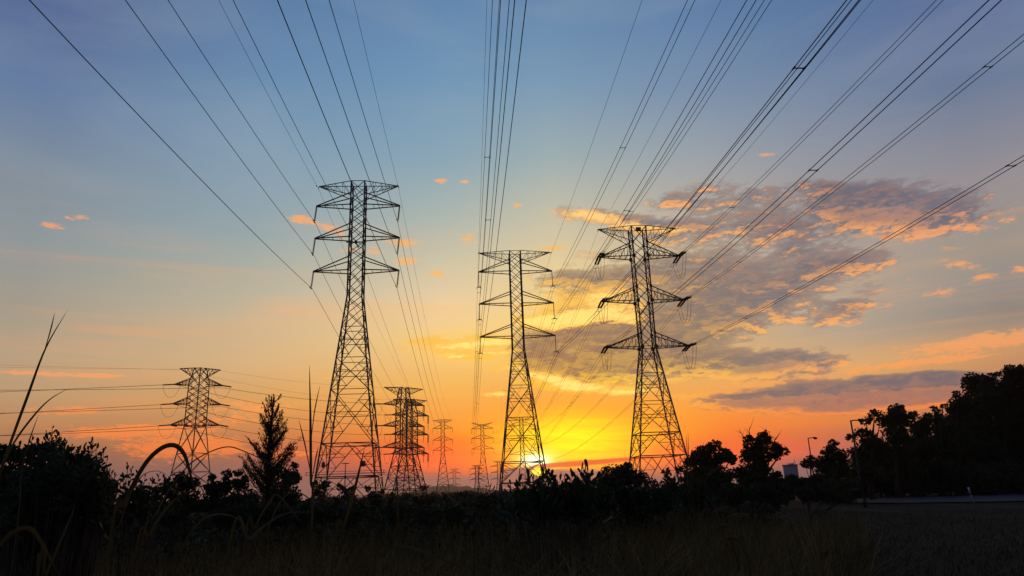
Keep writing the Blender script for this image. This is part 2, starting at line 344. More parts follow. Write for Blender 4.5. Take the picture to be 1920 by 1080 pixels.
hb = MB()                                       # low wooded hill on the horizon
hn = 46; prof = []
for i in range(hn + 1):
    px = 690 + i * 7.0; u = (px - 690) / 322
    top = 16 * math.exp(-((px - 828) / 62) ** 2) + 7 * math.exp(-((px - 905) / 50) ** 2) + 4 * math.exp(-((px-740)/40)**2) + 1.2 * math.sin(px * 0.21) + 0.8 * math.sin(px * 0.53)
    prof.append((px, max(top, 0) + 1))
vs = []
for row, (dd, k) in enumerate(((2200, 0), (2400, 0.75), (2650, 1.0), (2900, 0.8), (3300, 0))):
    for px, h in prof:
        p = at_d(px, 925, dd); vs.append((p[0], p[1], -1 + k * h * 2650 / FPX * 1.02 * (1 + 0.06 * math.sin(px * 0.9 + row))))
hb.add(vs, [(r*(hn+1)+i, r*(hn+1)+i+1, (r+1)*(hn+1)+i+1, (r+1)*(hn+1)+i) for r in range(4) for i in range(hn)])
tag(hb.build('hills', HILL, smooth=True), kind='structure')

# ------------------------------------------------------------------ pylons
def disc_string(L, r, n, r0=0.035):
    b = MB(); pts = []; rad = []
    for i in range(n):
        z = -(0.1 + (L - 0.25) * i / n); dz = (L - 0.25) / n
        pts += [(0, 0, z), (0, 0, z - dz*0.15), (0, 0, z - dz*0.45), (0, 0, z - dz*0.55)]; rad += [r0, r, r*0.9, r0]
    pts = [(0, 0, 0)] + pts + [(0, 0, -L)]; rad = [r0] + rad + [r0*1.4]
    b.tube(pts, rad, 8); return b
def interp(tab, z):
    zs = [t[0] for t in tab][::-1]; hs = [t[1] for t in tab][::-1]; return float(np.interp(z, zs, hs))
def perp(d):
    a = np.array([-d[1], d[0]], float); a /= np.linalg.norm(a); return a
def pylon(name, label, group, T, d, hw, panels, kpanels, arms, peak, half, peakhalf, kind, ins=2.8, fat=1.0, brot=0.0, lattice=True, arm_lattice=False, swing=0.0, z0=0.0, strain=None):
    """lattice pylon: local x along the arms, local y along the line away from the viewer"""
    a = np.array([-d[1], d[0]], float); a /= np.linalg.norm(a)
    if a[0] < 0: a = -a
    rz = math.atan2(a[1], a[0])
    root = empty(name, (T[0], T[1], z0), rz); tag(root, label, 'pylon', group)
    cb, sb = math.cos(brot), math.sin(brot)
    cr = [(-1, -1), (1, -1), (1, 1), (-1, 1)]
    def corner(k, z):
        h = interp(hw, z); x, y = cr[k % 4][0]*h, cr[k % 4][1]*h
        return np.array([cb*x - sb*y, sb*x + cb*y, z])
    zs = [z for z, _ in hw]
    for k in range(4):
        b = MB()
        for z1, z2 in zip(zs[:-1], zs[1:]): b.bar(corner(k, z1), corner(k, z2), 0.19*fat)
        f = corner(k, 0.0); b.box((f[0], f[1], 0.1), (0.9, 0.9, 0.35))
        b.build('leg', STEEL, root)
    b = MB(); w = 0.09*fat
    for z1, z2 in zip(panels[:-1], panels[1:]):
        for k in range(4):
            A, B_, D_, E_ = corner(k, z2), corner(k+1, z2), corner(k+1, z1), corner(k, z1)
            b.bar(A, D_, w); b.bar(B_, E_, w)
            tall = z1 - z2
            if tall > 4.2 or z1 in (panels[0],): b.bar(E_, D_, w)
            if tall > 4.2 and lattice:
                tA = np.linalg.norm(D_-E_); tB = np.linalg.norm(B_-A); u = tB/(tA+tB); X = A + (D_-A)*u
                zc = X[2]; b.bar(corner(k, zc), corner(k+1, zc), w)
                for P0, P1, kk in ((A, X, k), (B_, X, k+1), (E_, X, k), (D_, X, k+1)):
                    m = (P0+P1)/2; b.bar(m, corner(kk, m[2]), w*0.8); b.bar(m, corner(kk, zc), w*0.8)
    for z1, z2 in kpanels:                      # inverted V bracing near the ground
        for k in range(4):
            A, B_, D_, E_ = corner(k, z2), corner(k+1, z2), corner(k+1, z1), corner(k, z1); m = (D_+E_)/2
            b.bar(E_, D_, w*1.5); b.bar(m, A, w*1.1); b.bar(m, B_, w*1.1)
            if lattice:
                for P0, kk in ((A, k), (B_, k+1)):
                    for t in (0.33, 0.66):
                        q = P0 + (m-P0)*t; b.bar(q, corner(kk, q[2]), w*0.8); b.bar(q, corner(kk, min(z1, q[2] + (z1-z2)*0.33)), w*0.8)
        for k in (0, 1):
            b.bar((corner(k, z1)+corner(k+1, z1))/2, (corner(k+1, z1)+corner(k+2, z1))/2, w*0.8)
    b.build('bracing', STEEL, root)
    # cross-arms
    ctips = []
    for za, zb, zt in arms:
        for sx in (-1, 1):
            b = MB(); aw = 0.14*fat; tip = np.array([sx*half, 0, za])
            hb_, ht = interp(hw, zb), interp(hw, zt)
            lo = [np.array([sx*hb_, sy*hb_, zb]) for sy in (-1, 1)]; hi = [np.array([sx*ht, sy*ht, zt]) for sy in (-1, 1)]
            tl = [tip + np.array([0, sy*0.16, 0]) for sy in (-1, 1)]
            for s_ in (0, 1):
                b.bar(lo[s_], tl[s_], aw); b.bar(hi[s_], tl[s_], aw)
            b.bar(tl[0], tl[1], aw*1.2)
            for t in ((0.25, 0.5, 0.75) if not arm_lattice else (0.18, 0.36, 0.54, 0.72, 0.86)):
                p0 = lo[0]+(tl[0]-lo[0])*t; p1 = lo[1]+(tl[1]-lo[1])*t
                b.bar(p0, p1, w*0.7)
                if arm_lattice:
                    for s_ in (0, 1):
                        q0 = lo[s_]+(tl[s_]-lo[s_])*t; q1 = hi[s_]+(tl[s_]-hi[s_])*t; b.bar(q0, q1, w*0.7)
                        tp = t - 0.18; r1 = hi[s_]+(tl[s_]-hi[s_])*max(tp, 0); b.bar(q0, r1, w*0.7)
            for s_ in (0, 1):                    # gusset plates where the chords meet the legs
                gs = 0.62 if arm_lattice and fat < 1.2 else 0.3
                b.box(tuple(lo[s_]), (gs, 0.3, gs)); b.box(tuple(hi[s_]), (gs*0.75, 0.26, gs*0.75))
            b.build('crossarm', STEEL, root); ctips.append(tip)
    zt, ztip, zbot = peak
    for sx in (-1, 1):                           # arms that carry the earth wires
        b = MB(); aw = 0.1*fat; tip = np.array([sx*peakhalf, 0, ztip]); h1, h2 = interp(hw, zt), interp(hw, zbot)
        for sy in (-1, 1):
            u = np.array([sx*h1, sy*h1, zt]); l = np.array([sx*h2, sy*h2, zbot]); b.bar(u, tip, aw); b.bar(l, tip, aw)
            pts = [0.0, 0.25, 0.5, 0.72, 0.88]
            for i, t in enumerate(pts[1:]):
                b.bar(u+(tip-u)*t, l+(tip-l)*t, w*0.6); b.bar(u+(tip-u)*t, l+(tip-l)*pts[i], w*0.6)
        for t in (0.3, 0.6): b.bar(np.array([sx*h1, -h1, zt])*(1-t)+tip*t, np.array([sx*h1, h1, zt])*(1-t)+tip*t, w*0.6)
        b.bar(tip, tip - np.array([0, 0, 0.45]), 0.07*fat)
        b.build('earth_wire_arm', STEEL, root)
    # insulators
    if kind in ('single', 'twin'):
        st = None
        for tip in ctips:
            if st is None:
                bb = disc_string(ins, 0.15*fat if kind == 'single' else 0.1*fat, 14 if kind == 'single' else 22)
                if kind == 'twin':
                    bb.bar((-0.34, 0, -ins), (0.34, 0, -ins), 0.09); bb.tube([(-0.55, 0, -ins-0.35), (-0.5, 0, -ins-0.05), (-0.2, 0, -ins+0.12), (0.2, 0, -ins+0.12), (0.5, 0, -ins-0.05), (0.55, 0, -ins-0.35)], 0.04, 6)
                else: bb.box((0, 0, -ins-0.05), (0.12, 0.5, 0.14))
                st = bb.build('insulator_string', PORC, root); st.location = tip; st.rotation_euler = (0, swing, 0)
            else: inst(st, root, tip, (0, swing, 0))
    else:
        st = None; sep = 0.28
        for tip in ctips:
            dirs = strain(0 if tip[0] < 0 else 1) if strain else [(0, -1, -0.1), (0, 1, -0.1)]
            ends = []
            for dv in dirs:
                v = Vector(dv).normalized(); q = (-v).to_track_quat('Z', 'Y'); ends.append(np.array(tip) + np.array(v)*(ins+0.1))
                if st is None:
                    bb = MB()
                    for sx in (-1, 1):
                        s1 = disc_string(ins, 0.17*min(fat, 1.3), 24, 0.07); vv = np.concatenate(s1.v); bb.add(np.stack([vv[:, 0] + sx*sep, vv[:, 1], vv[:, 2]], -1), s1.f)
                    bb.bar((-0.4, 0, 0), (0.4, 0, 0), 0.12); bb.bar((-0.4, 0, -ins), (0.4, 0, -ins), 0.12)
                    o = st = bb.build('insulator_string', PORC, root)
                else: o = inst(st, root, tip)
                o.location = tip; o.rotation_euler = q.to_euler()
            if strain and len(ends) == 1: ends.append(np.array(tip) + np.array([0, 0, -0.4]))
            e0, e1 = ends[0], ends[-1]; off = perp((e1-e0)[:2]) if np.linalg.norm((e1-e0)[:2]) > .1 else np.array([1.0, 0])
            bb = MB(); ts = np.linspace(0, 1, 21)
            for sx in ((-0.3, 0.3) if fat < 1.2 else (0.0,)):
                bb.tube([e0*(1-t) + e1*t + np.array([off[0]*sx, off[1]*sx, -4.0*(1-abs(2*t-1)**2.6)]) for t in ts], 0.026*fat, 5)
            bb.build('jumper_cable', CABLE, root)
    return root
def pt(T, d, off, yo, z):
    a = np.array([-d[1], d[0]], float); a /= np.linalg.norm(a)
    if a[0] < 0: a = -a
    n = np.array([-a[1], a[0]]); return np.array([T[0]+a[0]*off+n[0]*yo, T[1]+a[1]*off+n[1]*yo, z])

TL, TM, TR = (-23.83, 101.6), (0.82, 138.0), (24.5, 125.8)
DL, DM, DR = (25, -364), (26.3, -362), (21, -340)
NEAR = 'tall lattice pylons of the three parallel lines'
pL = pylon('pylon', 'tallest slender lattice pylon, left of centre, single disc insulator strings hanging from six plain arms', NEAR, TL, DL,
      [(50, 1.05), (31, 1.1), (0, 4.5)], [50, 48, 46.1, 44.4, 42.7, 40.7, 39, 37.3, 35.3, 33, 31, 29, 26.2, 21.5, 16.8, 9.2], [(9.2, 4.7), (4.7, 0.1)],
      [(46.1, 46.0, 48.0), (40.7, 40.6, 42.75), (35.3, 35.2, 37.35)], (50, 49.5, 47.6), 6.48, 6.3, 'single', 2.65, swing=0.09)
b = MB(); b.box((2.3, -3.9, 6.3), (0.75, 0.05, 0.75)); b.build('danger_plate', PLATE, pL)
b = MB(); b.box((-3.0, -4.0, 6.3), (0.45, 0.05, 0.75)); b.build('danger_plate', PLATE, pL)
b = MB(); b.bar((-1.5, -1.2, 39.6), (1.5, -1.2, 39.6), 0.14); b.bar((0, -1.2, 39.6), (0, 1.2, 39.6), 0.16); b.box((0, -1.25, 39.6), (0.4, 0.25, 0.35)); b.build('wire_bracket', STEEL, pL)
b = MB()
for s_ in (-1, 1):
    for z in (5.0, 5.35):
        b.bar((-5.4, s_*4.02, z), (5.4, s_*4.02, z), 0.05)
    for x in (-5.2, 5.2): b.bar((x, s_*4.02, 4.9), (x, s_*4.02, 5.4), 0.06)
    b.build('climbing_guard', STEEL, pL); b = MB()
pM = pylon('pylon', 'central lattice pylon in front of the setting sun, with yokes under long thin insulators', NEAR, TM, DM,
      [(50.2, 1.15), (29.4, 1.18), (0, 4.7)], [50.2, 48.3, 46, 43.7, 41.3, 39.1, 36.7, 34.4, 32.2, 29.4, 26.8, 22, 15.7, 7.4], [(7.4, 3.6), (3.6, 0.1)],
      [(46, 45.8, 48.4), (39.1, 38.9, 41.4), (32.2, 32.0, 34.5)], (50.25, 50.15, 48.0), 7.65, 7.6, 'twin', 3.35, fat=1.08)
pR = pylon('pylon', 'rightmost tall lattice pylon, a sturdy one with paired horizontal insulators and drooping jumper loops', NEAR, TR, DR,
      [(50, 1.4), (26.6, 1.25), (0, 5.0)], [50, 46.7, 44.2, 41, 37.9, 35.4, 32.2, 29, 26.6, 21.6, 16.5, 11.0], [(11.0, 7.1), (7.1, 0.1)],
      [(44.2, 44.0, 46.8), (35.45, 35.25, 38.0), (26.7, 26.5, 29.1)], (50, 49.85, 46.9), 7.72, 7.65, 'tension', 3.3, fat=1.1, arm_lattice=True)
b = MB(); b.box((-0.1, -1.5, 49.2), (1.0, 0.08, 0.85)); b.build('number_plate', PLATE, pR)

def zpx(x, y, D):
    return float(at_d(x, y, D)[2])
def tower_at(x, ytop, D):
    p = at_d(x, ytop, D); return (float(p[0]), float(p[1]))
def susp_far(label, x, yt, yarms, D, half, kind, d, fat, ph=None, raised=0.0):
    T = tower_at(x, yt, D); zt = zpx(x, yt, D); za = [zpx(x, y, D) for y in yarms]; zb = za[2] - 3.0
    pan = [zt, (zt+za[0])/2, za[0], (za[0]+za[1])/2, za[1], (za[1]+za[2])/2, za[2], zb]
    z = zb
    while z > 9: z -= max(2.6, (z)*0.2); pan.append(max(z, 6.0))
    o = pylon('pylon', label, 'smaller pylons far down the valley', T, d, [(zt, 1.1), (zb, 1.2), (0, 4.6)], pan, [(pan[-1], 0.1)],
          [(z, z-.1, z+2.2) for z in za], (zt, zt + raised - 0.3, zt - 2.2 + raised*0.6), half, ph or half*0.97, kind, 2.9, fat=fat, lattice=False)
    return T, zt, za
def tens_far(label, x, yt, yarms, D, half, d, fat, brot=0.0, group='smaller pylons far down the valley', hb=2.0, ph=None, base=5.4, strain=None):
    T = tower_at(x, yt, D); zt = zpx(x, yt, D); za = [zpx(x, y, D) for y in yarms]; zb = za[2] - 0.4
    q = (zt-za[0]); pan = [zt, zt-q*0.45, za[0]]
    for u, v in zip(za[:-1], za[1:]): pan += [u+(v-u)/3, u+(v-u)*2/3, v]
    pan += [zb-0.1]; z = zb
    while z > 8: z -= max(4.4, z*0.33); pan.append(max(z, 4.0))
    o = pylon('pylon', label, group, T, d, [(zt, hb*0.6), (za[0]+0.6, hb), (zb, hb*1.05), (0, base)], pan, [(pan[-1], 0.1)],
          [(z, z-.1, z+2.3) for z in za], (zt, zt-0.2, zt-3.0), half, ph or half*0.75, 'tension', 3.4, fat=fat, brot=brot, lattice=fat < 1.5, arm_lattice=True, strain=strain)
    return T, zt, za
FC = susp_far('small pylon right of the double dark pylons, beside a tiny pylon on the hazy hill', 830, 787, (803, 825, 844), 468, 6.4, 'single', DL, 1.5)
FD = susp_far('small pylon with upswept top arms just left of the central pylon', 904, 796, (803.5, 822, 841.5), 500, 7.7, 'twin', DM, 1.5, raised=1.6)
FF = susp_far('red-tinged pylon seen through the legs of the central pylon', 977, 782, (797, 825.5, 852), 466, 8.2, 'twin', DR, 1.5)
AB = lambda s: [(-1, -.2, -.06)] if s == 0 else [(0, .1, -1)]
GI = tens_far('broad-based pylon at the left, standing alone behind the arching grass blade', 376, 691, (722, 758, 797), 252, 7.4, (0.41, -0.91), 1.6, math.radians(45), 'dark angle pylons of the crossing line', 2.2, 6.2, 5.3, strain=lambda s: [(-1, -.25, -.12), (.55, -.8, -.16)] if s == 0 else [(.7, -.7, -.2), (-.8, -.5, -.1)])
GA = tens_far('left one of the two overlapping dark pylons with six arms, the taller of the pair', 757, 727, (759, 799, 839), 290, 9.2, (0.55, -0.83), 1.9, 0.0, 'dark angle pylons of the crossing line', 2.3, 8.6, 6.4, strain=AB)
GB = tens_far('right one of the two overlapping dark pylons, the lower top of the pair', 769, 749, (779, 815, 851), 325, 9.3, (0.55, -0.83), 1.9, 0.0, 'dark angle pylons of the crossing line', 2.5, 8.4, 6.4, strain=AB)
GE = tens_far('tiny distant pylon with downswept arms behind the small pylon with upswept top', 894, 872, (879, 889, 899), 1000, 9.5, (0.2, -0.98), 2.4, 0.0)
GG = tens_far('tiny distant red pylon just left of the central pylon legs', 935, 864.5, (874, 886, 898), 950, 10.5, (0.1, -1), 2.4, 0.0)
GH = tens_far('tiny distant pylon standing on the hazy hill', 852, 879, (887, 898, 909), 1150, 9.5, (0.1, -1), 2.4, 0.0)

# ------------------------------------------------------------------ wires
K = 0.00036
def along(p1, d, u, s, k=K):
    e = np.array(d, float); e /= np.linalg.norm(e); return np.array([p1[0]+e[0]*u, p1[1]+e[1]*u, p1[2]+s*u+k*u*u])
def solve_slope(p1, d, px, py, k=K):
    e = np.array(d, float); e /= np.linalg.norm(e); r = ray(px, py)
    s, u = np.linalg.solve(np.array([[r[0], -e[0]], [r[1], -e[1]]]), np.array([p1[0]-EYEP[0], p1[1]-EYEP[1]]))
    z = EYEP[2] + s*r[2]; return (z - p1[2])/u - k*u, u
def u_at_row(p1, d, s, py, k=K):
    best = None
    for u in np.linspace(1, 125, 500):
        v = along(p1, d, u, s, k) - EYEP; w = v @ Fw
        if w < 1: continue
        y = 540 - FPX*(v @ Up)/w
        if best is None or abs(y-py) < best[0]: best = (abs(y-py), u)
    return best[1]
def strand(pts, r, parent=None, name='cable'):
    b = MB(); b.tube(pts, r, 5, cap=False); return b.build(name, CABLE, parent)
def single(label, group, fn, u0, u1, r, damper=True, n=70, cat='power line', name='power_line'):
    base = fn(u0); root = empty(name, tuple(base)); tag(root, label, cat, group)
    us = np.linspace(u0, u1, n); strand([fn(u) - base for u in us], r, root)
    if damper:
        for u in (u0+1.3,):
            p = fn(u) - base; q = fn(u+0.5) - base; b = MB(); b.tube([p-(0,0,.1), q-(0,0,.1)], 0.07, 6); b.build('vibration_damper', CABLE, root)
    return root
def twin(label, group, fn, u0, u1, side, r, spacers, n=70):
    base = fn(u0); root = empty('twin_power_line', tuple(base)); tag(root, label, 'power line', group)
    sv = np.array([side[0], side[1], 0])*0.3; us = np.linspace(u0, u1, n)
    for s_ in (-1, 1): strand([fn(u) - base + s_*sv for u in us], r, root)
    for u in spacers:
        p = fn(u) - base; e = fn(u+0.3) - fn(u-0.3); e = e/np.linalg.norm(e)*0.16; b = MB(); b.bar(p-sv, p+sv, 0.05)
        for s_ in (-1, 1): b.tube([p+s_*sv-e, p+s_*sv+e], 0.05, 6)
        b.build('spacer', CABLE, root)
    return root
G1 = 'single cables of the left line passing overhead'; G2 = 'twin cables of the middle line passing overhead'; G3 = 'twin cables of the right line passing overhead'
G4 = 'thin earth wires passing overhead'; G5 = 'cables running on to the far pylons'; G6 = 'cables of the crossing line'
lev = ('upper', 'middle', 'lower'); sid = ('left', 'right')
UE = 215
for off, z, px, s_, l_ in ((-6.53, 43.3, 315, 0, 0), (-6.53, 37.95, 235, 0, 1), (-6.53, 32.55, 55, 0, 2), (6.2, 43.35, 617, 1, 0), (6.2, 37.9, 573, 1, 1), (6.2, 32.55, 520, 1, 2)):
    p = pt(TL, DL, off, 0, z); sl, _ = solve_slope(p, DL, px, 0)
    single('single cable overhead from the %s %s insulator of the tallest pylon' % (lev[l_], sid[s_]), G1, lambda u, p=p, sl=sl: along(p, DL, u, sl), 0, UE, 0.034)
p = pt(TL, DL, 0, 0, 39.6); sl, _ = solve_slope(p, DL, 437, 0)
single('single cable overhead running into the lattice body of the tallest pylon', G1, lambda u: along(p, DL, u, sl), 0, UE, 0.03, False)
for off, px, s_ in ((-6.3, 410, 0), (6.3, 663, 1)):
    p_ = pt(TL, DL, off, 0, 49.05); sl_, _ = solve_slope(p_, DL, px, 0)
    single('thin earth wire overhead from the %s top arm of the tallest pylon' % sid[s_], G4, lambda u, p=p_, sl=sl_: along(p, DL, u, sl), 0, UE, 0.021)
sdM, sdR = perp(DM), perp(DR)
for off, z, px, rows, s_, l_ in ((-7.65, 42.35, 930, (295,), 0, 0), (-7.65, 35.45, 947, (412,), 0, 1), (-7.65, 28.5, 976, (), 0, 2), (7.65, 42.35, 1296, (278,), 1, 0), (7.65, 35.45, 1409, (395,), 1, 1), (7.65, 28.5, 1599, (126,), 1, 2)):
    p_ = pt(TM, DM, off, 0, z); sl_, _ = solve_slope(p_, DM, px, 0)
    twin('twin cable overhead from the %s %s insulator of the central pylon' % (lev[l_], sid[s_]), G2, lambda u, p=p_, sl=sl_: along(p, DM, u, sl), 0, UE, sdM, 0.029, [u_at_row(p_, DM, sl_, r) for r in rows] + [2.2, 150.0])
for off, px, s_ in ((-7.6, 913, 0), (7.6, 1204, 1)):
    p_ = pt(TM, DM, off, 0, 49.7); sl_, _ = solve_slope(p_, DM, px, 0)
    single('thin earth wire overhead from the %s top arm of the central pylon' % sid[s_], G4, lambda u, p=p_, sl=sl_: along(p, DM, u, sl), 0, UE, 0.021)
for off, z, px, py, rows, s_, l_ in ((-7.72, 43.9, 1440, 0, (397,), 0, 0), (-7.72, 35.1, 1605, 0, (), 0, 1), (-7.72, 26.4, 1866, 0, (320,), 0, 2), (7.72, 43.9, 1762, 0, (389,), 1, 0), (7.72, 35.1, 1920, 70, (125, 491), 1, 1), (7.72, 26.4, 1920, 296, (310, 597), 1, 2)):
    p_ = pt(TR, DR, off, -3.35, z); sl_, _ = solve_slope(p_, DR, px, py)
    twin('twin cable overhead from the %s %s arm of the rightmost tall pylon' % (lev[l_], sid[s_]), G3, lambda u, p=p_, sl=sl_: along(p, DR, u, sl), 0, UE, sdR, 0.03, [u_at_row(p_, DR, sl_, r) for r in rows] + [1.0, 150.0])
for off, px, s_ in ((-7.6, 1352, 0), (7.6, 1637, 1)):
    p_ = pt(TR, DR, off, 0, 49.4); sl_, _ = solve_slope(p_, DR, px, 0)
    single('thin earth wire overhead from the %s top arm of the rightmost tall pylon' % sid[s_], G4, lambda u, p=p_, sl=sl_: along(p, DR, u, sl), 0, UE, 0.021)
def span(p, q, k):
    p = np.array(p, float); q = np.array(q, float)
    L = float(np.linalg.norm((q-p)[:2])); return (lambda u: p + (q-p)*u - np.array([0, 0, k*L*L*u*(1-u)]))
KB = 0.00026
for (T1, D1, far, half1, zin1, kind, nm, yo, fh, fdz) in (
      (TL, DL, FC, None, (43.3, 37.95, 32.55), 's', 'tallest', 0, 6.4, 2.9), (TM, DM, FD, None, (42.35, 35.45, 28.5), 't', 'central', 0, 7.7, 2.9), (TR, DR, FF, None, (43.9, 35.1, 26.4), 't', 'rightmost tall', 3.35, 8.2, 2.9)):
    offs = {'tallest': (-6.53, 6.2), 'central': (-7.65, 7.65), 'rightmost tall': (-7.72, 7.72)}[nm]
    for s_ in (0, 1):
        for l_ in range(3):
            f_ = span(pt(T1, D1, offs[s_], yo, zin1[l_]), pt(far[0], D1, (-fh, fh)[s_], 0, far[2][l_]-fdz), KB)
            lab = '%s cable from the %s %s arm of the %s pylon to the one beyond' % ('single' if kind == 's' else 'twin', lev[l_], sid[s_], nm)
            if kind == 's': single(lab, G5, f_, 0, 1, 0.032, False, 50)
            else: twin(lab, G5, f_, 0, 1, perp(D1), 0.026, [0.006, 0.13, 0.26, 0.4, 0.55], 50)
        f_ = span(pt(T1, D1, (-6.3, 6.3)[s_] if kind == 's' else (-7.6, 7.6)[s_], 0, {'tallest': 49.05, 'central': 49.7, 'rightmost tall': 49.4}[nm]), pt(far[0], D1, (-fh, fh)[s_]*0.97, 0, far[1]-0.4), KB*0.8)
        single('thin earth wire from %s top arm of the %s pylon to the one beyond' % (sid[s_], nm), G5, f_, 0, 1, 0.02, False, 50)
f_ = span(pt(TL, DL, 0, 0, 39.6), pt(FC[0], DL, 0, 0, FC[2][1]), KB)
single('cable from the lattice body of the tallest pylon to the one beyond', G5, f_, 0, 1, 0.024, False, 50)
# the crossing line: out of the frame on the left, over the lone left pylon, to the double pylons
dI = (0.41, -0.91)
for l_ in range(3):
    ly = ((726, 738), (774, 782), (819, 824))[l_]
    for s_ in (0, 1):
        p_ = pt(GI[0], dI, (-7.4, 7.4)[s_], (-2.5, 2.5)[s_], GI[2][l_]-0.35)
        f_ = span(at_d(-260, ly[1-s_] + 6, 330), p_, 0.00007)
        twin('twin cable from %s %s arm of the lone left pylon out at the left' % (lev[l_], sid[s_]), G6, f_, 0, 1, (0.1, 1), 0.035, [0.3, 0.7], 40)
        FT = (GB, GA)[s_]
        q_ = pt(FT[0], (0.55, -0.83), -9.2, -3.3, FT[2][l_]-0.3)
        f_ = span(p_, q_, 0.0011)
        twin('twin cable from %s %s arm of the lone left pylon to the double pylons' % (lev[l_], sid[s_]), G6, f_, 0, 1, (0.7, -0.7), 0.033, [0.2, 0.5, 0.8], 40)
for s_ in (0, 1):
    p_ = pt(GI[0], dI, (-6.2, 6.2)[s_], 0, GI[1]-0.5)
    single('thin earth wire from %s top arm of the lone left pylon out leftward' % sid[s_], G6, span(at_d(-260, (684, 676)[s_], 330), p_, 0.00005), 0, 1, 0.024, False, 40)
    FT = (GB, GA)[s_]
    single('thin earth wire from %s top arm of lone left pylon to the double pylons' % sid[s_], G6, span(p_, pt(FT[0], (0.55, -0.83), -8.5, 0, FT[1]-0.5), 0.0009), 0, 1, 0.024, False, 40)
for l_ in range(3):
    for (n1, F1, n2, F2) in (('hill one', GH, 'middle one', GE), ('middle one', GE, 'red one', GG)):
        single('faint far cable on %s arms between tiny pylons, %s to %s' % (lev[l_], n1, n2), 'faint cables between the tiniest pylons',
               span((F1[0][0]+8, F1[0][1], F1[2][l_]), (F2[0][0]-8, F2[0][1], F2[2][l_]), 0.001), 0, 1, 0.06, False, 24)
    single('faint far %s cable running left from the tiny pylon on the hill' % lev[l_], 'faint cables between the tiniest pylons',
           span((GH[0][0]-8, GH[0][1], GH[2][l_]), at_d(560, GH[2][l_]*0 + 876 + 12*l_, 1100), 0.0003), 0, 1, 0.06, False, 24)

# ------------------------------------------------------------------ vegetation
def unit(v): return v / (np.linalg.norm(v, axis=-1, keepdims=True) + 1e-9)
def cards(cen, L, Wd, bias=None):
    """leaf-sized pointed quads, each turned its own way"""
    n = len(cen); a = unit(rng.normal(size=(n, 3)) + (0 if bias is None else bias)); b = unit(np.cross(a, rng.normal(size=(n, 3))))
    L = L * rng.uniform(0.6, 1.25, (n, 1)); Wd = Wd * rng.uniform(0.6, 1.25, (n, 1)); c = np.cross(a, b)
    return np.stack([cen - a*L/2, cen + b*Wd/2 + c*Wd*0.15, cen + a*L/2, cen - b*Wd/2 + c*Wd*0.15], 1)
def lobe_world(x, y, r, D):
    p = at_d(x, y, D); w = (p - EYEP) @ Fw; return p, r * w / FPX
def crown_pts(lobes, base, L, Wd, dens, flat=0.85, sub=5):
    out = []
    for c, r in lobes:
        subs = [(c, r*0.86)]
        for _ in range(sub):
            d = unit(rng.normal(size=3)); subs.append((c + d*r*0.72*np.array([1, 1, flat]), r*rng.uniform(0.26, 0.46)))
        for cc, rr in subs:
            n = int(dens * rr*rr / (L*Wd)) + 4
            d = unit(rng.normal(size=(n, 3))); u = rng.uniform(0, 1, (n, 1)) ** 0.45
            out.append(cc + d*rr*(0.12 + 0.9*u)*np.array([1, 1, flat]))
    p = np.concatenate(out) - base
    return p[p[:, 2] > 0.03]
def tree(name, label, cat, D, lobes_px, bx, L=0.3, Wd=0.18, dens=16.0, group=None, spread=1.0, leafmat=None, trunk_r=0.22, sub=6, twigs=(), flat=0.85, z0=0.0):
    ground = at_d(bx, 900, D); base = np.array([ground[0], ground[1], z0])
    fwd = unit(np.array([ground[0], ground[1], 0.0]))
    lobes = []
    for x, y, r in lobes_px:
        c, rw = lobe_world(x, y, r*1.08, D); lobes.append((c + fwd*rng.uniform(-1, 1)*rw*0.8*spread, rw))
        if r > 14:
            lobes.append((c + fwd*rw*rng.uniform(0.6, 1.2) + np.array([0, 0, -0.2*rw]), rw*0.8))
    root = empty(name, tuple(base)); tag(root, label, cat, group)
    b = MB(); top = max(lobes, key=lambda l: l[0][2])[0] - base
    mid = np.array([top[0]*0.3, top[1]*0.3, top[2]*0.45])
    kn = [np.array([0, 0, -0.1]), np.array([0.1*trunk_r, 0, top[2]*0.2]), mid, top*np.array([0.8, 0.8, 0.85]), top]
    b.tube(kn, [trunk_r*1.3, trunk_r, trunk_r*0.75, trunk_r*0.35, trunk_r*0.1], 8)
    for c, r in lobes:
        q = c - base; st = kn[1] + (mid-kn[1])*rng.uniform(0, 1)
        if q[2] < 0.3: continue
        m = (st+q)/2 + rng.normal(size=3)*r*0.15
        b.tube([st, m, q, q + unit(q-m)*r*0.6], [trunk_r*0.45, trunk_r*0.3, trunk_r*0.15, 0.01], 5)
    for tw in twigs:
        pp = [at_d(x, y, D) - base for x, y in tw]; b.tube(pp, np.linspace(0.05, 0.012, len(pp)), 4)
        for _ in range(4):
            s_ = pp[0] + (pp[-1]-pp[0])*rng.uniform(0.4, 0.9); b.tube([s_, s_ + rng.normal(size=3)*0.25 + np.array([0, 0, 0.35])], [0.02, 0.008], 4)
    b.build('trunk', BARK, root)
    lb = MB(); lb.quads(cards(crown_pts(lobes, base, L, Wd, dens, flat, sub), L, Wd)); lb.build('crown', leafmat or LEAFD, root)
    return root
ST = 'trees standing beyond the road on the right'
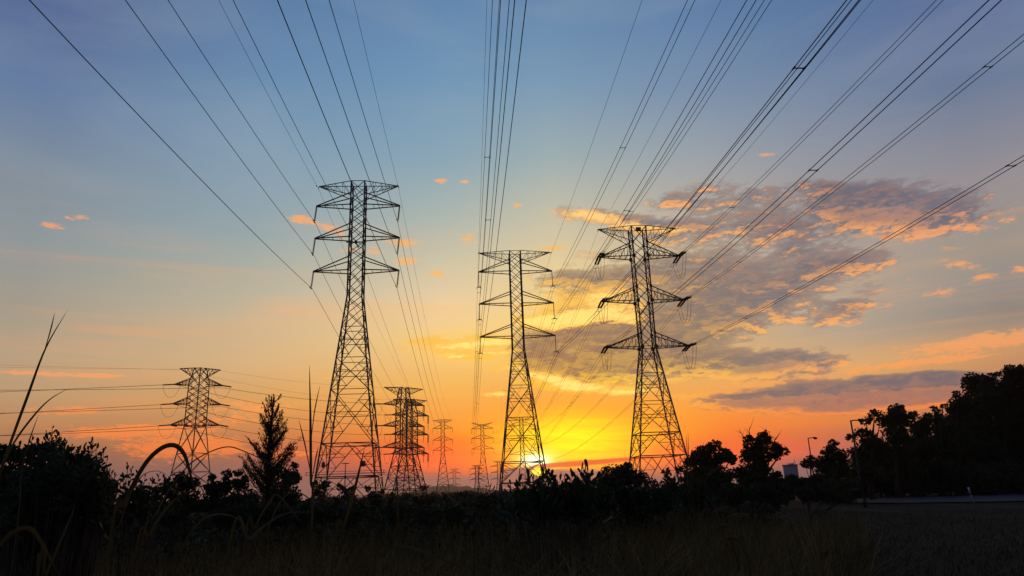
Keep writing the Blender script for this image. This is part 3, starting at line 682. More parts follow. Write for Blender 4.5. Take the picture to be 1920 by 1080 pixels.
TREES = [
 ('round tree', 'rounded dark tree partly hiding the left leg of the rightmost tall pylon', 60, [(1150,892,26),(1174,884,20),(1132,905,20),(1194,894,18),(1160,915,32)], 1160, {}),
 ('tree', 'slanting flat-topped tree just right of the rightmost tall pylon', 55, [(1297,862,15),(1318,850,20),(1342,834,13),(1330,842,13),(1354,853,17),(1330,868,28),(1369,862,13),(1310,888,30),(1350,895,28),(1330,915,30)], 1330, dict(flat=0.8)),
 ('tree', 'leafy tree with bare twigs sticking out of its top, beside the pale building', 60, [(1403,826,11),(1405,845,17),(1432,822,16),(1422,836,16),(1445,845,20),(1468,846,13),(1415,865,26),(1400,888,26),(1425,895,32),(1420,918,32)], 1420, dict(twigs=(((1405,840),(1395,820),(1386,806)),((1408,835),(1405,812),(1405,800)),((1445,840),(1455,822),(1462,812)),((1436,825),(1441,812))))),
 ('tree', 'small umbrella-shaped tree beside the shorter street lamp', 78, [(1509,868,9),(1519,863,11),(1530,870,9),(1518,872,9)], 1518, dict(trunk_r=.12)),
 ('tree', 'pointed bushy tree between the two street lamps', 70, [(1562,834,10),(1556,850,17),(1573,852,15),(1548,872,20),(1576,875,20),(1560,892,28),(1562,915,30)], 1562, {}),
 ('tree', 'airy tree with sky showing through, behind the taller street lamp', 75, [(1640,776,13),(1624,790,11),(1650,792,12),(1612,812,13),(1599,820,11),(1632,822,20),(1615,850,24),(1650,850,28),(1620,885,28)], 1630, dict(dens=12)),
 ('tree', 'dense round-headed tree right of the airy tree', 80, [(1680,768,16),(1667,785,17),(1693,782,17),(1680,810,28),(1680,850,32),(1685,890,32)], 1680, {}),
 ('tree', 'shorter dense tree, second right of the airy tree', 85, [(1715,778,10),(1735,782,11),(1725,800,22),(1725,840,32),(1730,885,34)], 1725, {}),
 ('tree', 'thin-topped feathery tree at the foot of the dark wooded rise', 86, [(1751,766,7),(1760,773,8),(1768,762,5),(1757,787,8),(1765,808,16),(1760,840,30),(1760,885,34)], 1760, dict(dens=12)),
 ('tree', 'first tall tree on the wooded rise, with a small tuft on its left top', 88, [(1794,740,9),(1790,765,16),(1812,756,15),(1800,790,30),(1805,830,34),(1805,880,36)], 1802, {}),
 ('tree', 'second tree up the wooded rise with a knobbly twin top', 92, [(1847,713,10),(1861,706,9),(1840,732,13),(1855,745,24),(1845,790,36),(1850,840,40),(1850,890,36)], 1850, {}),
 ('tree', 'third tree up the wooded rise, next to the tallest', 94, [(1885,700,13),(1893,690,10),(1880,725,20),(1900,760,36),(1890,820,40),(1895,880,40)], 1890, {}),
 ('tree', 'tallest tree at the right edge of the frame', 96, [(1915,688,8),(1930,700,20),(1935,730,34),(1930,790,45),(1930,860,45)], 1930, {}),
 ('tree', 'dark tree cut off by the right edge of the frame', 90, [(1985,690,40),(1995,730,55),(1985,800,60),(1990,870,50)], 1985, {}),
]
for nm, lab, D, lobes, bx, kw in TREES:
    tree('tree', lab, 'tree', D, lobes, bx, group=ST, **kw)
SHRUBS = [
 ('dark shrub at the foot of the rightmost tall pylon, gaps of sky between its leaves', 50, [(1222,908,14),(1250,886,11),(1277,880,12),(1255,908,20),(1292,900,18)], dict(dens=10, L=.26, Wd=.15)),
 ('low dark shrub below the pale building', 58, [(1455,896,16),(1482,902,15),(1505,906,16),(1530,905,18)], {}),
 ('low shrub against the wooded rise, under the shorter street lamp', 66, [(1500,910,16),(1560,912,18),(1595,910,18)], {}),
 ('dark shrub under the lone left pylon', 22, [(336,894,13),(352,905,20),(322,915,20),(352,935,30)], dict(L=.12, Wd=.07)),
 ('narrow dark shrub right of the lone left pylon', 22.5, [(396,896,9),(398,915,16),(398,940,24)], dict(L=.12, Wd=.07)),
 ('clipped-looking round shrub, left one of a close pair by the feathery tree', 23, [(424,890,10),(424,908,18),(424,940,26)], dict(L=.12, Wd=.07)),
 ('round shrub, right one of a close pair by the feathery tree', 23.5, [(447,887,9),(452,906,17),(455,940,28)], dict(L=.12, Wd=.07)),
 ('dark bushy shrub hugging the right foot of the feathery tree', 24, [(552,874,9),(548,893,18),(530,888,12),(535,925,32)], dict(L=.12, Wd=.07)),
 ('dark shrub under the left leg of the tallest left pylon', 60, [(590,908,8),(611,908,9),(602,922,14)], {}),
 ('dark shrub between the legs of the tallest left pylon', 64, [(638,914,8),(660,917,7),(650,928,13)], {}),
 ('dark shrub right of the tallest left pylon', 68, [(690,916,7),(715,922,6),(700,932,12)], {}),
 ('low thicket at the feet of the overlapping dark pylons', 90, [(735,927,5),(765,930,5),(790,932,4),(760,936,8)], {}),
 ('faint low thicket in front of the hazy hill', 120, [(830,935,4),(860,934,4),(890,931,5),(915,931,4)], {}),
 ('dark shrub in the grass at the far left edge', 9, [(20,905,40),(-40,890,50),(30,970,60)], dict(L=.08, Wd=.045)),
 ('low dark shrub in the grass below the arching blade', 15, [(270,950,28),(330,962,28),(230,965,30)], dict(L=.09, Wd=.05)),
 ('low dark shrub in the grass below the feathery tree', 17, [(470,960,30),(430,968,26),(520,965,28)], dict(L=.1, Wd=.05)),
 ('low dark shrub in the grass in front of the tallest left pylon', 18, [(610,962,24),(660,966,24),(570,968,26)], dict(L=.1, Wd=.05)),
 ('low dark shrub in the grass in front of the overlapping dark pylons', 18, [(740,962,20),(800,964,20),(850,964,20)], dict(L=.1, Wd=.05)),
 ('broad dark shrub right behind the paddle-leaved shrub', 14, [(1090,925,30),(1140,925,34),(1185,935,34),(1040,945,30)], dict(L=.12, Wd=.07)),
 ('broad dark shrub in the grass in front of the rightmost tall pylon', 20, [(1240,935,30),(1300,925,30),(1190,945,34)], dict(L=.12, Wd=.06)),
 ('dark shrub in the grass in front of the bare-twigged tree', 24, [(1370,925,26),(1420,922,24),(1460,928,26)], dict(L=.12, Wd=.06)),
 ('last dark shrub before the road on the right', 30, [(1510,926,18),(1550,928,18),(1585,932,15)], dict(L=.12, Wd=.06)),
]
for lab, D, lobes, kw in SHRUBS:
    k = dict(L=.28, Wd=.17, dens=15.0, trunk_r=0.06, sub=5); k.update(kw)
    if D < 30: k['trunk_r'] = 0.035
    tree('shrub', lab, 'shrub', D, lobes, lobes[0][0], group='dark shrubs along the edge of the field', **k)
# dark undergrowth that closes the foot of the wooded rise
ug = MB(); lobes = []
for px in range(1600, 2080, 26):
    for D in (84, 93): lobes.append((at_d(px, 905, D) * np.array([1, 1, 0]) + np.array([0, 0, 1.4]), rng.uniform(1.6, 2.4)))
    hh = np.interp(px, [1600, 1660, 1700, 1780, 1830, 1900, 2080], [3.6, 7.0, 7.2, 7.4, 10, 12.3, 12.5])
    for z in np.arange(3.0, hh, 2.2): lobes.append((at_d(px, 905, 98) * np.array([1, 1, 0]) + np.array([rng.normal()*.6, rng.normal()*1.5, z]), rng.uniform(1.6, 2.3)))
ug.quads(cards(crown_pts(lobes, np.zeros(3), 0.4, 0.24, 14.0), 0.4, 0.24)); tag(ug.build('undergrowth', LEAFD), kind='stuff')

# scrub that closes the far side of the field, too far to tell apart
sc = MB(); lobes = []
for D, n, r0, r1 in ((19, 60, .7, .95), (24, 80, .75, 1.05), (30, 90, .8, 1.2), (42, 100, .9, 1.3), (60, 100, 1.0, 1.5), (80, 90, 1.0, 1.6), (110, 90, 1.0, 1.7), (170, 130, 1.2, 2.4), (300, 160, 1.6, 3.2)):
    for a in np.radians(np.linspace(-46, 9 if D < 25 else 18 if D < 70 else 24 if D < 200 else 30, n)):
        a += rng.normal()*0.004; DD = D*rng.uniform(0.88, 1.14); r = rng.uniform(r0, r1); lobes.append((np.array([DD*math.sin(a), DD*math.cos(a), r*0.55]), r))
for lb_, l_, w_ in ((lobes[:230], 0.2, 0.1), (lobes[230:], 0.6, 0.4)): sc.quads(cards(crown_pts(lb_, np.zeros(3), l_, w_, 6.0 if l_ < .5 else 10.0, 0.8, 3), l_, w_))
tag(sc.build('scrub', LEAFD), kind='stuff')

# feathery tree with drooping needles
def feathery():
    D = 25.0; g0 = at_d(505, 900, D); base = np.array([g0[0], g0[1], 0.0]); root = empty('feathery_tree', tuple(base))
    tag(root, 'feathery pointed tree with needle-like foliage, left of the tallest left pylon', 'tree')
    P_ = lambda x, y: at_d(x, y, D) - base
    b = MB(); b.tube([P_(502, 960)*np.array([1, 1, 0]), P_(503, 900), P_(505, 830), P_(510, 780), P_(513, 740)], [0.1, 0.085, 0.06, 0.035, 0.008], 8)
    cen = []; dirs = []
    def plume(p0, p1, wd, n):
        p0 = np.asarray(p0); p1 = np.asarray(p1); dep = rng.normal()*0.25; m = (p0+p1)/2 + np.array([0, dep, -0.06*np.linalg.norm(p1-p0)])
        p1 = p1 + np.array([0, dep*1.6, 0]); b.tube([p0, m, p1], [0.02, 0.012, 0.004], 4)
        t = rng.uniform(0.08, 1, n)[:, None]; q = p0*(1-t)**2 + 2*m*t*(1-t) + p1*t*t
        tg = unit(2*(m-p0)*(1-t) + 2*(p1-m)*t)
        cen.append(q + rng.normal(size=(n, 3))*wd*(1.05-t*0.8)); dirs.append(tg*1.1 + rng.normal(size=(n, 3))*0.45 + np.array([0, 0, 0.35]))
    outline = [(513,738,.03),(507,752,.05),(516,755,.05),(500,765,.06),(522,768,.06),(494,780,.07),(526,782,.08),(497,792,.1),(530,792,.1),(532,800,.08),(488,812,.1),(536,806,.1),(486,830,.1),(541,820,.1),(480,845,.12),(545,830,.1),(473,830,.07),(470,822,.05),(466,850,.08),(549,842,.08),(543,850,.12),(460,852,.07),(470,868,.12),(548,862,.14),(456,868,.08),(462,885,.12),(545,880,.15),(480,880,.2),(525,870,.2),(500,850,.15),(512,830,.15),(505,800,.1),(552,840,.06)]
    for x, y, wd in outline:
        ty = min(y + 22 + abs(x-508)*0.7, 930); tx = 503 + (513-503)*max(0, (920-ty)/180)
        for k in range(3):
            plume(P_(tx + rng.normal()*2, ty + rng.normal()*5), P_(x + rng.normal()*2*k, y + rng.normal()*3*k), wd*(0.8+0.3*k), int(48 + 230*wd))
    for _ in range(16):
        x = rng.uniform(482, 538); y = rng.uniform(872, 925); plume(P_(505, y + 15), P_(x, y), 0.2, 120)
    b.build('trunk', BARK, root)
    c = np.concatenate(cen); a = unit(np.concatenate(dirs)); n = len(c); bb = unit(np.cross(a, rng.normal(size=(n, 3)))); L = rng.uniform(0.07, 0.17, (n, 1))
    q = np.stack([c - a*L/2, c + bb*0.011, c + a*L/2, c - bb*0.011], 1); keep = c[:, 2] > 0.05
    f = MB(); f.quads(q[keep]); f.build('crown', LEAFD, root)
feathery()

# leafy shrubs near the viewer: every stem with its own alternate leaves
def leafy(label, D, tips, base_px, L, Wd, fill, lift=0.6, depth=0.35, n_leaf=14, start=0.55, fillL=None, sub=3, name='leafy_shrub'):
    g0 = at_d(base_px, 930, D); base = np.array([g0[0], g0[1], 0.0]); root = empty(name, tuple(base)); tag(root, label, 'shrub', 'leafy shrubs close to the viewer')
    sb = MB(); lb = MB(); lv = []
    def leaf(p, d, l, w):
        d = d/np.linalg.norm(d); s = np.cross(d, rng.normal(size=3)); s /= np.linalg.norm(s); nrm = np.cross(d, s)
        c = -0.12*l*nrm
        lv.append(np.stack([p, p + d*l*0.42 + s*w*0.42 + c*0.4, p + d*l*0.8 + s*w*0.38 + c*0.8, p + d*l*0.8 + c*0.7])); lv.append(np.stack([p, p + d*l*0.8 + c*0.7, p + d*l*0.8 - s*w*0.38 + c*0.8, p + d*l*0.42 - s*w*0.42 + c*0.4]))
        lv.append(np.stack([p + d*l*0.8 + c*0.7, p + d*l*0.8 + s*w*0.38 + c*0.8, p + d*l + c, p + d*l*0.8 - s*w*0.38 + c*0.8]))
    for x, y in tips:
        tip = at_d(x, y, D + rng.uniform(-depth, depth)) - base
        foot = np.array([tip[0]*0.35 + rng.normal()*0.05, tip[1]*0.4 + rng.normal()*0.1, 0.0])
        m = np.array([foot[0]*0.4 + tip[0]*0.6 + rng.normal()*0.05, (foot[1]+tip[1])/2, tip[2]*0.55])
        t = np.linspace(0, 1, 12)[:, None]; cur = foot*(1-t)**2 + 2*m*t*(1-t) + tip*t*t
        sb.tube(cur, np.linspace(0.009, 0.002, 12), 5)
        ph = rng.uniform(0, 6.28)
        for k in range(n_leaf):
            tt = start + (1-start)*k/(n_leaf-1); p = foot*(1-tt)**2 + 2*m*tt*(1-tt) + tip*tt*tt; tg = unit(2*(m-foot)*(1-tt) + 2*(tip-m)*tt)
            ph += 2.4; side = np.array([math.cos(ph), math.sin(ph), 0.0]); sc = (0.65 + 0.5*rng.uniform()) * (1.1 - 0.55*max(0, tt-0.8)/0.2)
            leaf(p, tg*lift + side*(1-lift)*(1.15 if tt < 0.97 else 0.3) + rng.normal(size=3)*0.08, L*sc, Wd*sc)
    lb.quads(np.array(lv))
    if fill:
        lobes = [lobe_world(x, y, r, D + 0.2) for x, y, r in fill]; fl = fillL or L
        lb.quads(cards(crown_pts(lobes, base, fl, fl*0.5, 14.0), fl, fl*0.5))
    sb.build('stem', BARK, root); lb.build('foliage', LEAF, root)
tips = [(22,838),(38,832),(60,822),(72,832),(88,812),(98,804),(96,822),(112,818),(124,830),(120,845),(136,838),(147,842),(158,836),(172,828),(166,845),(182,838),(190,852),(188,868),(178,862),(200,880),(206,886),(214,894),(220,905),(196,895),(150,860),(130,862),(105,845),(80,848),(60,850),(210,912),(180,885),(160,875),(45,848)]
tips += [(rng.uniform(20, 205), rng.uniform(865, 930)) for _ in range(30)]
leafy('large leafy shrub at the left with small upright leaves against the sky', 7.0, tips + [(x + rng.normal()*9, y + rng.uniform(5, 24)) for x, y in tips for _ in (0, 1)], 110, 0.085, 0.042,
      [(0,850,22),(28,852,24),(60,855,30),(100,850,28),(130,862,28),(160,876,30),(190,915,26),(100,915,55),(30,920,55),(165,945,50),(60,985,60),(190,975,40)], 0.42, 0.45, 17, 0.83, 0.07)
leafy('small leafy shrub between the large left shrub and the arching blade', 7.6, [(240,874),(247,880),(258,888),(232,892),(226,905),(240,905),(256,900),(272,895),(285,900),(298,890),(308,898),(316,905),(330,905),(280,912),(262,915),(300,915)], 275, 0.085, 0.044, [(275,930,26),(315,930,26),(245,940,24)], 0.42, 0.3, 14, 0.85, 0.07)
tips = [(950,915),(957,898),(968,900),(975,892),(985,886),(993,882),(1000,890),(1010,898),(1020,880),(1026,876),(1033,882),(1040,893),(1050,885),(1060,889),(1072,880),(1080,884),(1090,868),(1097,872),(1101,866),(1108,880),(1118,888),(1125,898),(1065,900),(1045,905),(1085,895),(1015,910),(985,905),(1100,895)]
tips += [(rng.uniform(955, 1130), rng.uniform(910, 950)) for _ in range(22)]
leafy('paddle-leaved shrub with broad upright leaves in front of the setting sun', 8.5, [(x, y + 11) for x, y in tips], 1045, 0.17, 0.075,
      [(965,945,20),(990,936,22),(1025,931,26),(1060,927,26),(1095,918,24),(1130,935,32),(1075,950,40),(1010,955,40)], 0.5, 0.45, 10, 0.87, 0.13)
leafy('sparse sprig of leaves just left of the central pylon, under the tiny pylons', 11.0, [(898,915),(905,922),(912,912),(920,908),(926,914),(932,922),(888,925)], 910, 0.08, 0.045, [(905,945,16)], 0.45, 0.2, 9, 0.88, 0.08)
# little palm-like tree by the double pylons
def tuft():
    D = 150; g0 = at_d(795, 930, D); base = np.array([g0[0], g0[1], 0.0]); root = empty('palm_like_tree', tuple(base)); tag(root, 'little tufted tree beside the right foot of the overlapping dark pylons', 'tree')
    p = at_d(795, 914, D) - base; b = MB(); b.tube([(0, 0, 0), p*0.6, p], [0.16, 0.12, 0.09], 6); b.build('trunk', BARK, root)
    f = MB(); c = p + rng.normal(size=(260, 3))*np.array([0.55, 0.5, 0.28]); f.quads(cards(c, 0.5, 0.16)); f.build('crown', LEAFD, root)
tuft()

# ------------------------------------------------------------------ grass
def ribbons(base, h, az, lean, curl, wid, seg=5, face=None):
    """curved tapering blades as loose quads"""
    n = len(base); t = np.linspace(0, 1, seg+1)[None, :, None]; d = np.stack([np.cos(az), np.sin(az), 0*az], -1)[:, None]
    fa = az + math.pi/2 + (rng.normal(size=n)*0.7 if face is None else face); s = np.stack([np.cos(fa), np.sin(fa), 0*fa], -1)[:, None]
    H = h[:, None, None]; ln = lean[:, None, None]; cu = curl[:, None, None]
    c = base[:, None] + d*H*(ln*t + cu*t**2.4) + np.array([0, 0, 1.0])*H*(t - 0.42*cu*t**2.6)
    w = wid[:, None, None]*(0.55 + 0.9*t*(1-t)*2 - 0.55*t**1.5) ; w = np.maximum(w, 0.0)
    l, r = c - s*w/2, c + s*w/2
    return np.stack([l[:, :-1], r[:, :-1], r[:, 1:], l[:, 1:]], 2).reshape(-1, 4, 3)
def fan(n, d0, d1, a0, a1, pw=1.0):
    D = d0 + (d1-d0)*rng.uniform(0, 1, n)**pw; a = np.radians(rng.uniform(a0, a1, n)); return np.stack([D*np.sin(a), D*np.cos(a), np.zeros(n)], -1), D
gb = MB()
clump = lambda p: 0.5 + 0.5*np.sin(p[:, 0]*1.3 + 2*np.sin(p[:, 1]*0.7))*np.cos(p[:, 1]*0.9 + np.sin(p[:, 0]*0.8))
for n, d0, d1, a0, a1, h0, h1, w in ((700, 1.9, 3.2, -44, 22, 1.2, 1.52, 0.013), (2000, 3.0, 5.5, -44, 23, 1.0, 1.55, 0.014), (8000, 5, 14, -42, 24, 1.05, 1.6, 0.012), (12000, 14, 30, -42, 25, 0.85, 1.35, 0.015)):
    p, D = fan(n, d0, d1, a0, a1)
    h = rng.uniform(h0, h1, n)*(0.75 + 0.3*clump(p)); lim = 1.62 + 0.02*D; h = np.minimum(h, lim)
    h *= np.where((np.degrees(np.arctan2(p[:, 0], p[:, 1])) > 19) & (D > 8), 0.8, 1)
    az = rng.normal(0.25, 0.9, n) + np.where(rng.uniform(size=n) < 0.35, math.pi, 0)
    gb.quads(ribbons(p, h, az, rng.uniform(0.02, 0.35, n), rng.uniform(0, 0.75, n)**1.6, w*rng.uniform(0.5, 1.3, n)))
for n, d0, d1, w in ((420, 1.8, 3.2, 0.009), (1600, 3.0, 7.0, 0.01)):   # fine arching leaves tangled among the stems
    p, D = fan(n, d0, d1, -44, 20); gb.quads(ribbons(p, rng.uniform(1.25, 1.9, n), rng.uniform(0, 6.28, n), rng.uniform(0.15, 0.5, n), rng.uniform(0.5, 0.95, n), w*rng.uniform(.6, 1.4, n), 9))
tag(gb.build('grass', GRASS), kind='stuff')
mg = MB(); p, D = fan(16000, 7, 46, 22, 44); n = len(p)
mg.quads(ribbons(p, rng.uniform(0.06, 0.16, n), rng.uniform(0, 6.28, n), rng.uniform(0, .5, n), rng.uniform(0, .4, n), 0.014*rng.uniform(.6, 1.4, n), 2))
p, D = fan(1500, 4, 12, 22, 44); n = len(p)
tag(mg.build('mown_grass', TURF), kind='stuff')

def smooth(pts, n=26):
    pts = np.asarray(pts, float); P0 = np.vstack([2*pts[0]-pts[1], pts, 2*pts[-1]-pts[-2]]); out = []; m = len(pts)-1
    for i in range(m):
        a, b_, c, d = P0[i:i+4]
        for t in np.linspace(0, 1, max(3, n//m), endpoint=(i == m-1)):
            out.append(0.5*(2*b_ + (c-a)*t + (2*a-5*b_+4*c-d)*t*t + (3*b_-a-3*c+d)*t**3))
    return np.array(out)
BG = 'big grass blades close to the viewer'
def blade(label, D, px, w, material=BLADE, face=(0.25, -1.0, 0.1), tip=0.0, group=BG, wprof=None, stalk=True, extra=()):
    pts = [at_d(x, y, D + dd) for x, y, *e in px for dd in [e[0] if e else 0.0]]
    if stalk and pts[0][2] > 0.05:
        p0 = pts[0]; v = pts[0]-pts[1]; pts = [np.array([p0[0] + v[0]*1.5, p0[1] + v[1]*1.5, 0.0])] + pts
    c = smooth(pts, 40); base = np.array([c[0][0], c[0][1], min(c[0][2], 0.0)])
    root = tag(empty('tall_grass', tuple(base)), label, 'grass', group)
    def rib(c, w):
        b = MB(); t = np.linspace(0, 1, len(c)); tg = unit(np.gradient(c, axis=0)); s = unit(np.cross(tg, np.broadcast_to(np.array(face), c.shape))); nn = unit(np.cross(s, tg))
        ww = 0.8*w*(0.5 + 0.55*np.sin(np.clip(t*1.5, 0, 1)*math.pi/2)) * np.clip((1-t)*3.2 + tip, 0, 1)**0.7
        l = c - s*ww[:, None]/2; r = c + s*ww[:, None]/2; mid = c + nn*ww[:, None]*0.18
        q = np.concatenate([np.stack([l[:-1], mid[:-1], mid[1:], l[1:]], 1), np.stack([mid[:-1], r[:-1], r[1:], mid[1:]], 1)]); b.quads(q - base); return b
    rib(c, w).build('leaf_blade', material, root)
    for ex, ew in extra:
        rib(smooth([at_d(x, y, D) for x, y in ex], 20), ew).build('leaf_blade', material, root)
    return root
blade('tallest reed-like blade at the far left, rising past the horizon cables', 2.2, [(-60,1100),(-15,930),(18,835),(52,742),(86,652),(128,579)], 0.0085, extra=((((84,655),(94,622),(103,585)), .004),))
blade('thin blade bending right from the foot of the tallest reed at the left', 2.25, [(-50,1100),(-5,910),(22,838),(58,786),(92,750),(130,727)], 0.0065)
blade('short upright blade between the tallest reed and the large left shrub', 2.6, [(20,1080),(40,890),(54,830),(64,800),(73,776)], 0.0045)
blade('broad arching blade bent into a hoop in front of the lone left pylon', 1.9, [(196,1075),(232,950),(268,876),(300,842),(327,835),(346,853),(358,893),(374,944)], 0.013, face=(0.6, -1, 0.0))
blade('thin arching blade curving from the hoop blade toward the feathery tree', 2.1, [(250,1110),(295,960),(345,882),(382,853),(424,838),(455,845),(500,866),(545,893)], 0.0075, face=(0.1, -0.6, 0.9))
blade('small thin arch under the hoop blade', 2.5, [(196,1110),(226,980),(260,900),(292,883),(318,894)], 0.0055, face=(0.1, -0.6, 0.9))
blade('tall pointed stalk just left of the tallest left pylon', 2.5, [(584,1010),(583,900),(582,780),(580,682)], 0.0105, extra=((((584,820),(590,770),(600,722)), .0045), (((583,890),(572,835),(560,785)), .005), (((585,900),(592,860),(597,838)), .005)))
blade('slanting blade in front of the legs of the tallest left pylon', 2.3, [(622,1078),(646,985),(668,905),(684,838)], 0.012)
blade('upright blade in front of the overlapping dark pylons', 2.3, [(746,1075),(746,970),(744,875)], 0.009)
blade('thin stiff stalk against the orange sky right of the rightmost tall pylon', 5.0, [(1291,930),(1291,870),(1290,806)], 0.009, extra=((((1291,870),(1288,840),(1287,815)), .005),))
blade('leaning thin blade over the slanting flat-topped tree', 5.0, [(1296,890),(1308,860),(1321,826)], 0.008)
blade('low arching blade at the bottom left corner', 1.8, [(-30,1100),(-5,1030),(25,998),(58,992),(85,1030),(110,1080)], 0.011, face=(0.5, -1, 0))
blade('low drooping blade below the feathery tree', 2.3, [(318,1120),(340,1030),(378,976),(418,964),(452,978),(478,1010)], 0.008, face=(0.3, -0.8, 0.6))
blade('curving blade below the tall pointed stalk', 2.2, [(452,1075),(478,990),(506,940),(520,928),(545,955),(570,988)], 0.008, face=(0.5, -1, 0))
blade('long low blade arching right below the tall pointed stalk', 2.0, [(420,1078),(470,1010),(530,965),(590,960)], 0.009, face=(0.2, -0.7, 0.7))
blade('bent blade below the slanting one', 2.4, [(478,1110),(500,1000),(530,935),(560,924),(592,945),(618,970)], 0.006, face=(0.3, -0.8, 0.6))
blade('fallen blade near the bottom, left of the middle', 1.9, [(700,1110),(715,1045),(750,1024),(820,1045),(880,1074)], 0.010, face=(0.3, -0.8, 0.6))
blade('straight blade leaning left below the lone left pylon', 2.2, [(240,1110),(282,1000),(325,940),(362,918)], 0.008, face=(0.5, -1, 0))
blade('yellowed blade leaning right at the bottom left', 2.0, [(60,1130),(85,1080),(120,1000),(142,945)], 0.008)
blade('stiff blade in the grass below the hazy hill', 2.6, [(888,1100),(900,1000),(910,952)], 0.008)
def plume(label, D, px, hw=0.011):
    pts = [at_d(x, y, D) for x, y in px]; p0 = pts[0]; pts = [np.array([p0[0]-0.03, p0[1], 0.0])] + pts; c = smooth(pts, 40); base = c[0].copy()
    root = tag(empty('grass_plume', tuple(base)), label, 'grass plume', 'drooping seed heads in the grass')
    b = MB(); b.tube(c - base, np.linspace(0.003, 0.0012, len(c)), 4); b.build('stem', GRASS, root)
    m = int(len(c)*0.62); head = c[m:] - base; n = 700; i = rng.uniform(0, len(head)-1.01, n); k = i.astype(int); q = head[k] + (head[k+1]-head[k])*(i-k)[:, None]
    tg = unit(head[k+1]-head[k]); u = i/(len(head)-1); d = unit(tg*0.8 + rng.normal(size=(n, 3))*0.7); L = hw*np.sin(np.clip(u*0.9+0.1, 0, 1)*math.pi)[:, None]*rng.uniform(.6, 1.4, (n, 1)) + 0.003
    s = unit(np.cross(d, rng.normal(size=(n, 3))))*0.0011; f = MB(); f.quads(np.stack([q - s, q + s, q + d*L + s*0.3, q + d*L - s*0.3], 1)); f.build('seed_head', PLUME, root)
for lab, D, px in (('drooping seed head, topmost of the cluster in the right-hand grass', 4.0, [(1318,1010),(1332,968),(1348,955),(1368,953)]), ('longest drooping seed head in the right-hand grass', 4.2, [(1340,1020),(1358,976),(1380,966),(1409,965)]),
    ('drooping seed head below the longest one', 3.8, [(1318,1040),(1338,994),(1354,987),(1374,988)]), ('lowest drooping seed head of the cluster in the right-hand grass', 3.6, [(1340,1060),(1357,1016),(1370,1010),(1386,1012)]),
    ('lone seed head farther right near the bottom', 3.5, [(1540,1075),(1546,1045),(1553,1032)]), ('seed head arching by the end of the road', 9, [(1585,940),(1594,922),(1602,917),(1612,918)]),
    ('second seed head at the end of the road', 9.5, [(1625,948),(1633,938),(1642,929),(1652,924)]), ('seed head leaning over the last dark shrub', 8, [(1566,930),(1572,906),(1578,898),(1588,897)]),
    ('slender seed head in front of the dark right-hand shrubs', 5, [(1310,950),(1320,905),(1335,885),(1356,872)])):
    plume(lab, D, px)

# ------------------------------------------------------------------ street furniture and buildings
def street_lamp(label, D, bx, topx, topy, headx):
    p = at_d(topx, topy, D); base = np.array([p[0], p[1], 0.0]); g0 = at_d(bx, 930, D); root = empty('street_lamp', tuple(base)); tag(root, label, 'street lamp', 'street lamps along the road')
    h = p[2]; e = at_d(headx, topy + 1, D) - at_d(topx, topy, D); L = float(np.linalg.norm(e)); ux = e/L
    b = MB(); b.tube([(0, 0, 0), (0, 0, h*0.5), (0, 0, h)], [0.085, 0.07, 0.05], 10); b.tube([(0, 0, 0), (0, 0, 0.6)], 0.11, 10); b.build('pole', POLE, root)
    b = MB(); b.tube([(0, 0, h-0.05), ux*0.25 + np.array([0, 0, h+0.03]), ux*0.5 + np.array([0, 0, h+0.05])], 0.04, 8); b.build('bracket_arm', POLE, root)
    b = MB(); c = ux*(0.45 + L/2) + np.array([0, 0, h+0.05]); s = np.array([-ux[1], ux[0], 0]); prof = [(-0.5, .06), (-0.42, .13), (-0.1, .2), (0.3, .19), (0.48, .1), (0.5, .03)]
    pts = []
    for t, wv in prof:
        for k in range(8):
            th = k*math.pi/4; pts.append(c + ux*t*L*1.05 + s*wv*math.cos(th) + np.array([0, 0, wv*0.55*math.sin(th) + 0.02]))
    b.add(pts, [(i*8+k, i*8+(k+1) % 8, (i+1)*8+(k+1) % 8, (i+1)*8+k) for i in range(5) for k in range(8)] + [tuple(range(8))[::-1], tuple(range(40, 48))]); lh = b.build('lamp_head', POLE, root)
    b = MB(); b.box(tuple(c - np.array([0, 0, 0.1])), (L*0.5, 0.22, 0.05)); b.build('lens', GLASS, lh)
street_lamp('taller street lamp in front of the airy tree, head pointing right', 54, 1612, 1595, 788, 1606)
street_lamp('shorter street lamp farther off above the small umbrella-shaped tree', 82, 1520, 1515, 821, 1524)
def mast():
    D = 300; p = at_d(648, 868, D); root = empty('high_mast_light', (p[0], p[1], 0)); tag(root, 'high mast light seen between the legs of the tallest left pylon', 'mast light'); h = p[2]
    b = MB(); b.tube([(0, 0, 0), (0, 0, h)], [0.3, 0.16], 8); b.build('pole', STEEL, root)
    b = MB(); th = np.linspace(0, 2*math.pi, 17); b.tube([(0.9*math.cos(t), 0.9*math.sin(t), h-0.1) for t in th], 0.08, 5)
    for k in range(4): b.bar((0, 0, h-0.1), (0.9*math.cos(k*math.pi/2), 0.9*math.sin(k*math.pi/2), h-0.1), 0.08)
    b.build('lamp_ring', STEEL, root)
    for k in range(8):
        t = k*math.pi/4; b = MB(); c = (1.3*math.cos(t), 1.3*math.sin(t), h-0.2); b.add([(c[0]+i*.3, c[1]+j*.3, c[2]+q*.12) for i, j, q in ((-1,-1,-1),(1,-1,-1),(1,1,-1),(-1,1,-1),(-.6,-.6,1),(.6,-.6,1),(.6,.6,1),(-.6,.6,1))], [(3,2,1,0),(4,5,6,7),(0,1,5,4),(1,2,6,5),(2,3,7,6),(3,0,4,7)]); b.build('floodlight', BLACK, root)
mast()
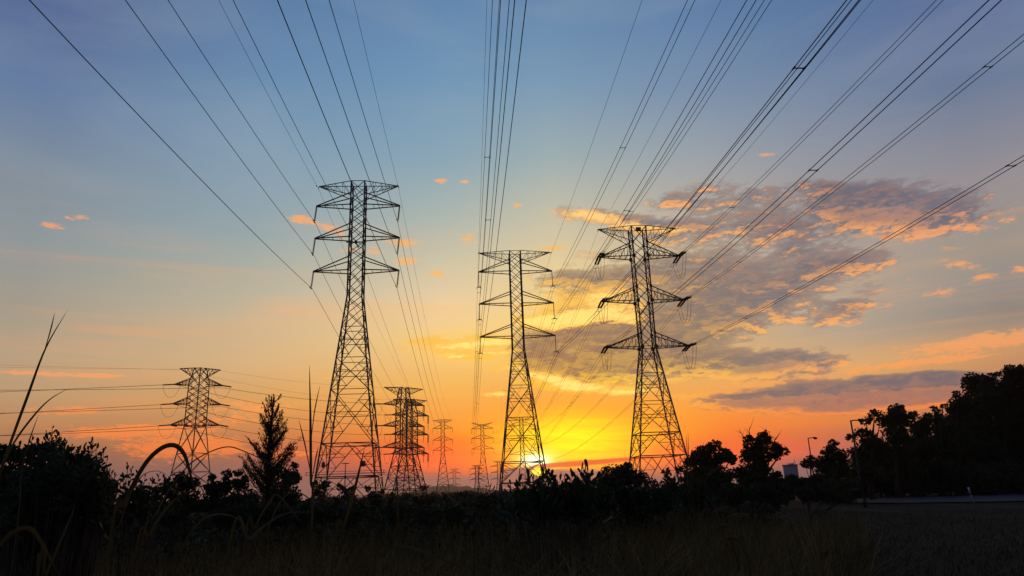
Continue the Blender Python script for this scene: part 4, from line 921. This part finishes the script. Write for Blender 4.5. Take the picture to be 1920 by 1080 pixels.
def building():
    D = 360; p = at_d(1481, 871, D); base = np.array([p[0], p[1], 0.0]); a = math.atan2(p[1], p[0]) - math.pi/2; root = empty('factory_building', tuple(base), a)
    tag(root, 'pale blue-grey flat-roofed building between the bare-twigged tree and the shorter street lamp', 'building'); h = p[2]; w = 21*D*1.1/FPX/2
    b = MB(); b.box((0, 8, h/2-0.4), (2*w, 16, h-0.8)); b.build('wall', CLAD, root)
    b = MB(); b.box((0, 8, h-0.25), (2*w+0.5, 16.5, 0.5)); b.box((w*0.2, 8, h+0.35), (2.2, 3, 0.7)); b.build('roof', CONC, root)
    for x, hh in ((w*0.75, 2.4), (w*0.55, 1.2), (-w*0.3, 0.9)):
        f = MB(); f.tube([(x, 6, h-0.02), (x, 6, h+hh)], 0.14, 6); f.build('roof_vent', STEEL, root)
building()
def post():
    p = gp(1825, 942.5); q = at_d(1822, 913, math.hypot(*p)); h = float(q[2]); root = empty('marker_post', (p[0], p[1], 0.0)); root.rotation_euler = (0, math.radians(-6), math.atan2(p[1], p[0]) - math.pi/2)
    tag(root, 'white roadside marker post standing on the near edge of the road', 'marker post')
    b = MB(); w, t = 0.07, 0.045; b.add([(-w, -t, 0), (w, -t, 0), (w, t, 0), (-w, t, 0), (-w*.9, -t*.8, h-.08), (w*.9, -t*.8, h-.08), (w*.9, t*.8, h), (-w*.9, t*.8, h)], [(3,2,1,0),(4,5,6,7),(0,1,5,4),(1,2,6,5),(2,3,7,6),(3,0,4,7)]); b.build('post_body', WHITE, root)
    b = MB(); b.box((0, -t-.004, h-.3), (0.09, 0.012, 0.16)); b.build('reflector', RED, root)
    b = MB(); b.box((0, 0, h-.47), (2*w+.004, 2*t+.006, 0.11)); b.build('black_band', BLACK, root)
post()
def chevron():
    D = 84; p = at_d(1775, 906, D); root = empty('chevron_sign', (p[0], p[1], 0.0), math.atan2(p[1], p[0]) - math.pi/2); z = float(p[2])
    tag(root, 'small road bend sign with a red chevron on the far side of the road', 'road sign')
    b = MB(); b.tube([(0, 0.05, 0), (0, 0.05, z+0.4)], 0.035, 8); b.build('post', STEEL, root)
    b = MB(); b.box((0, 0, z), (0.75, 0.03, 0.95)); pn = b.build('sign_panel', BLACK, root)
    b = MB()
    for sz in (-1, 1): b.add([(-0.3, -0.022, z), (-0.02, -0.022, z), (0.3, -0.022, z+sz*0.42), (0.02, -0.022, z+sz*0.42)], [(0, 1, 2, 3)] if sz > 0 else [(3, 2, 1, 0)])
    b.build('chevron_mark', RED, pn)
chevron()

# ------------------------------------------------------------------ the air: thin dusk haze
hz = MB(); hz.box((0, 1500, 39.5), (8400, 4400, 81)); hzo = tag(hz.build('haze', STEEL), kind='stuff')
hm = bpy.data.materials.new('dusk_air'); hm.use_nodes = True; ht = hm.node_tree; ht.nodes.remove(ht.nodes['Principled BSDF'])
hv = ht.nodes.new('ShaderNodeVolumePrincipled'); hv.inputs['Color'].default_value = (0.9, 0.72, 0.66, 1); hv.inputs['Density'].default_value = 0.00014; hv.inputs['Anisotropy'].default_value = 0.55
ht.links.new(hv.outputs[0], ht.nodes['Material Output'].inputs['Volume']); hzo.data.materials[0] = hm
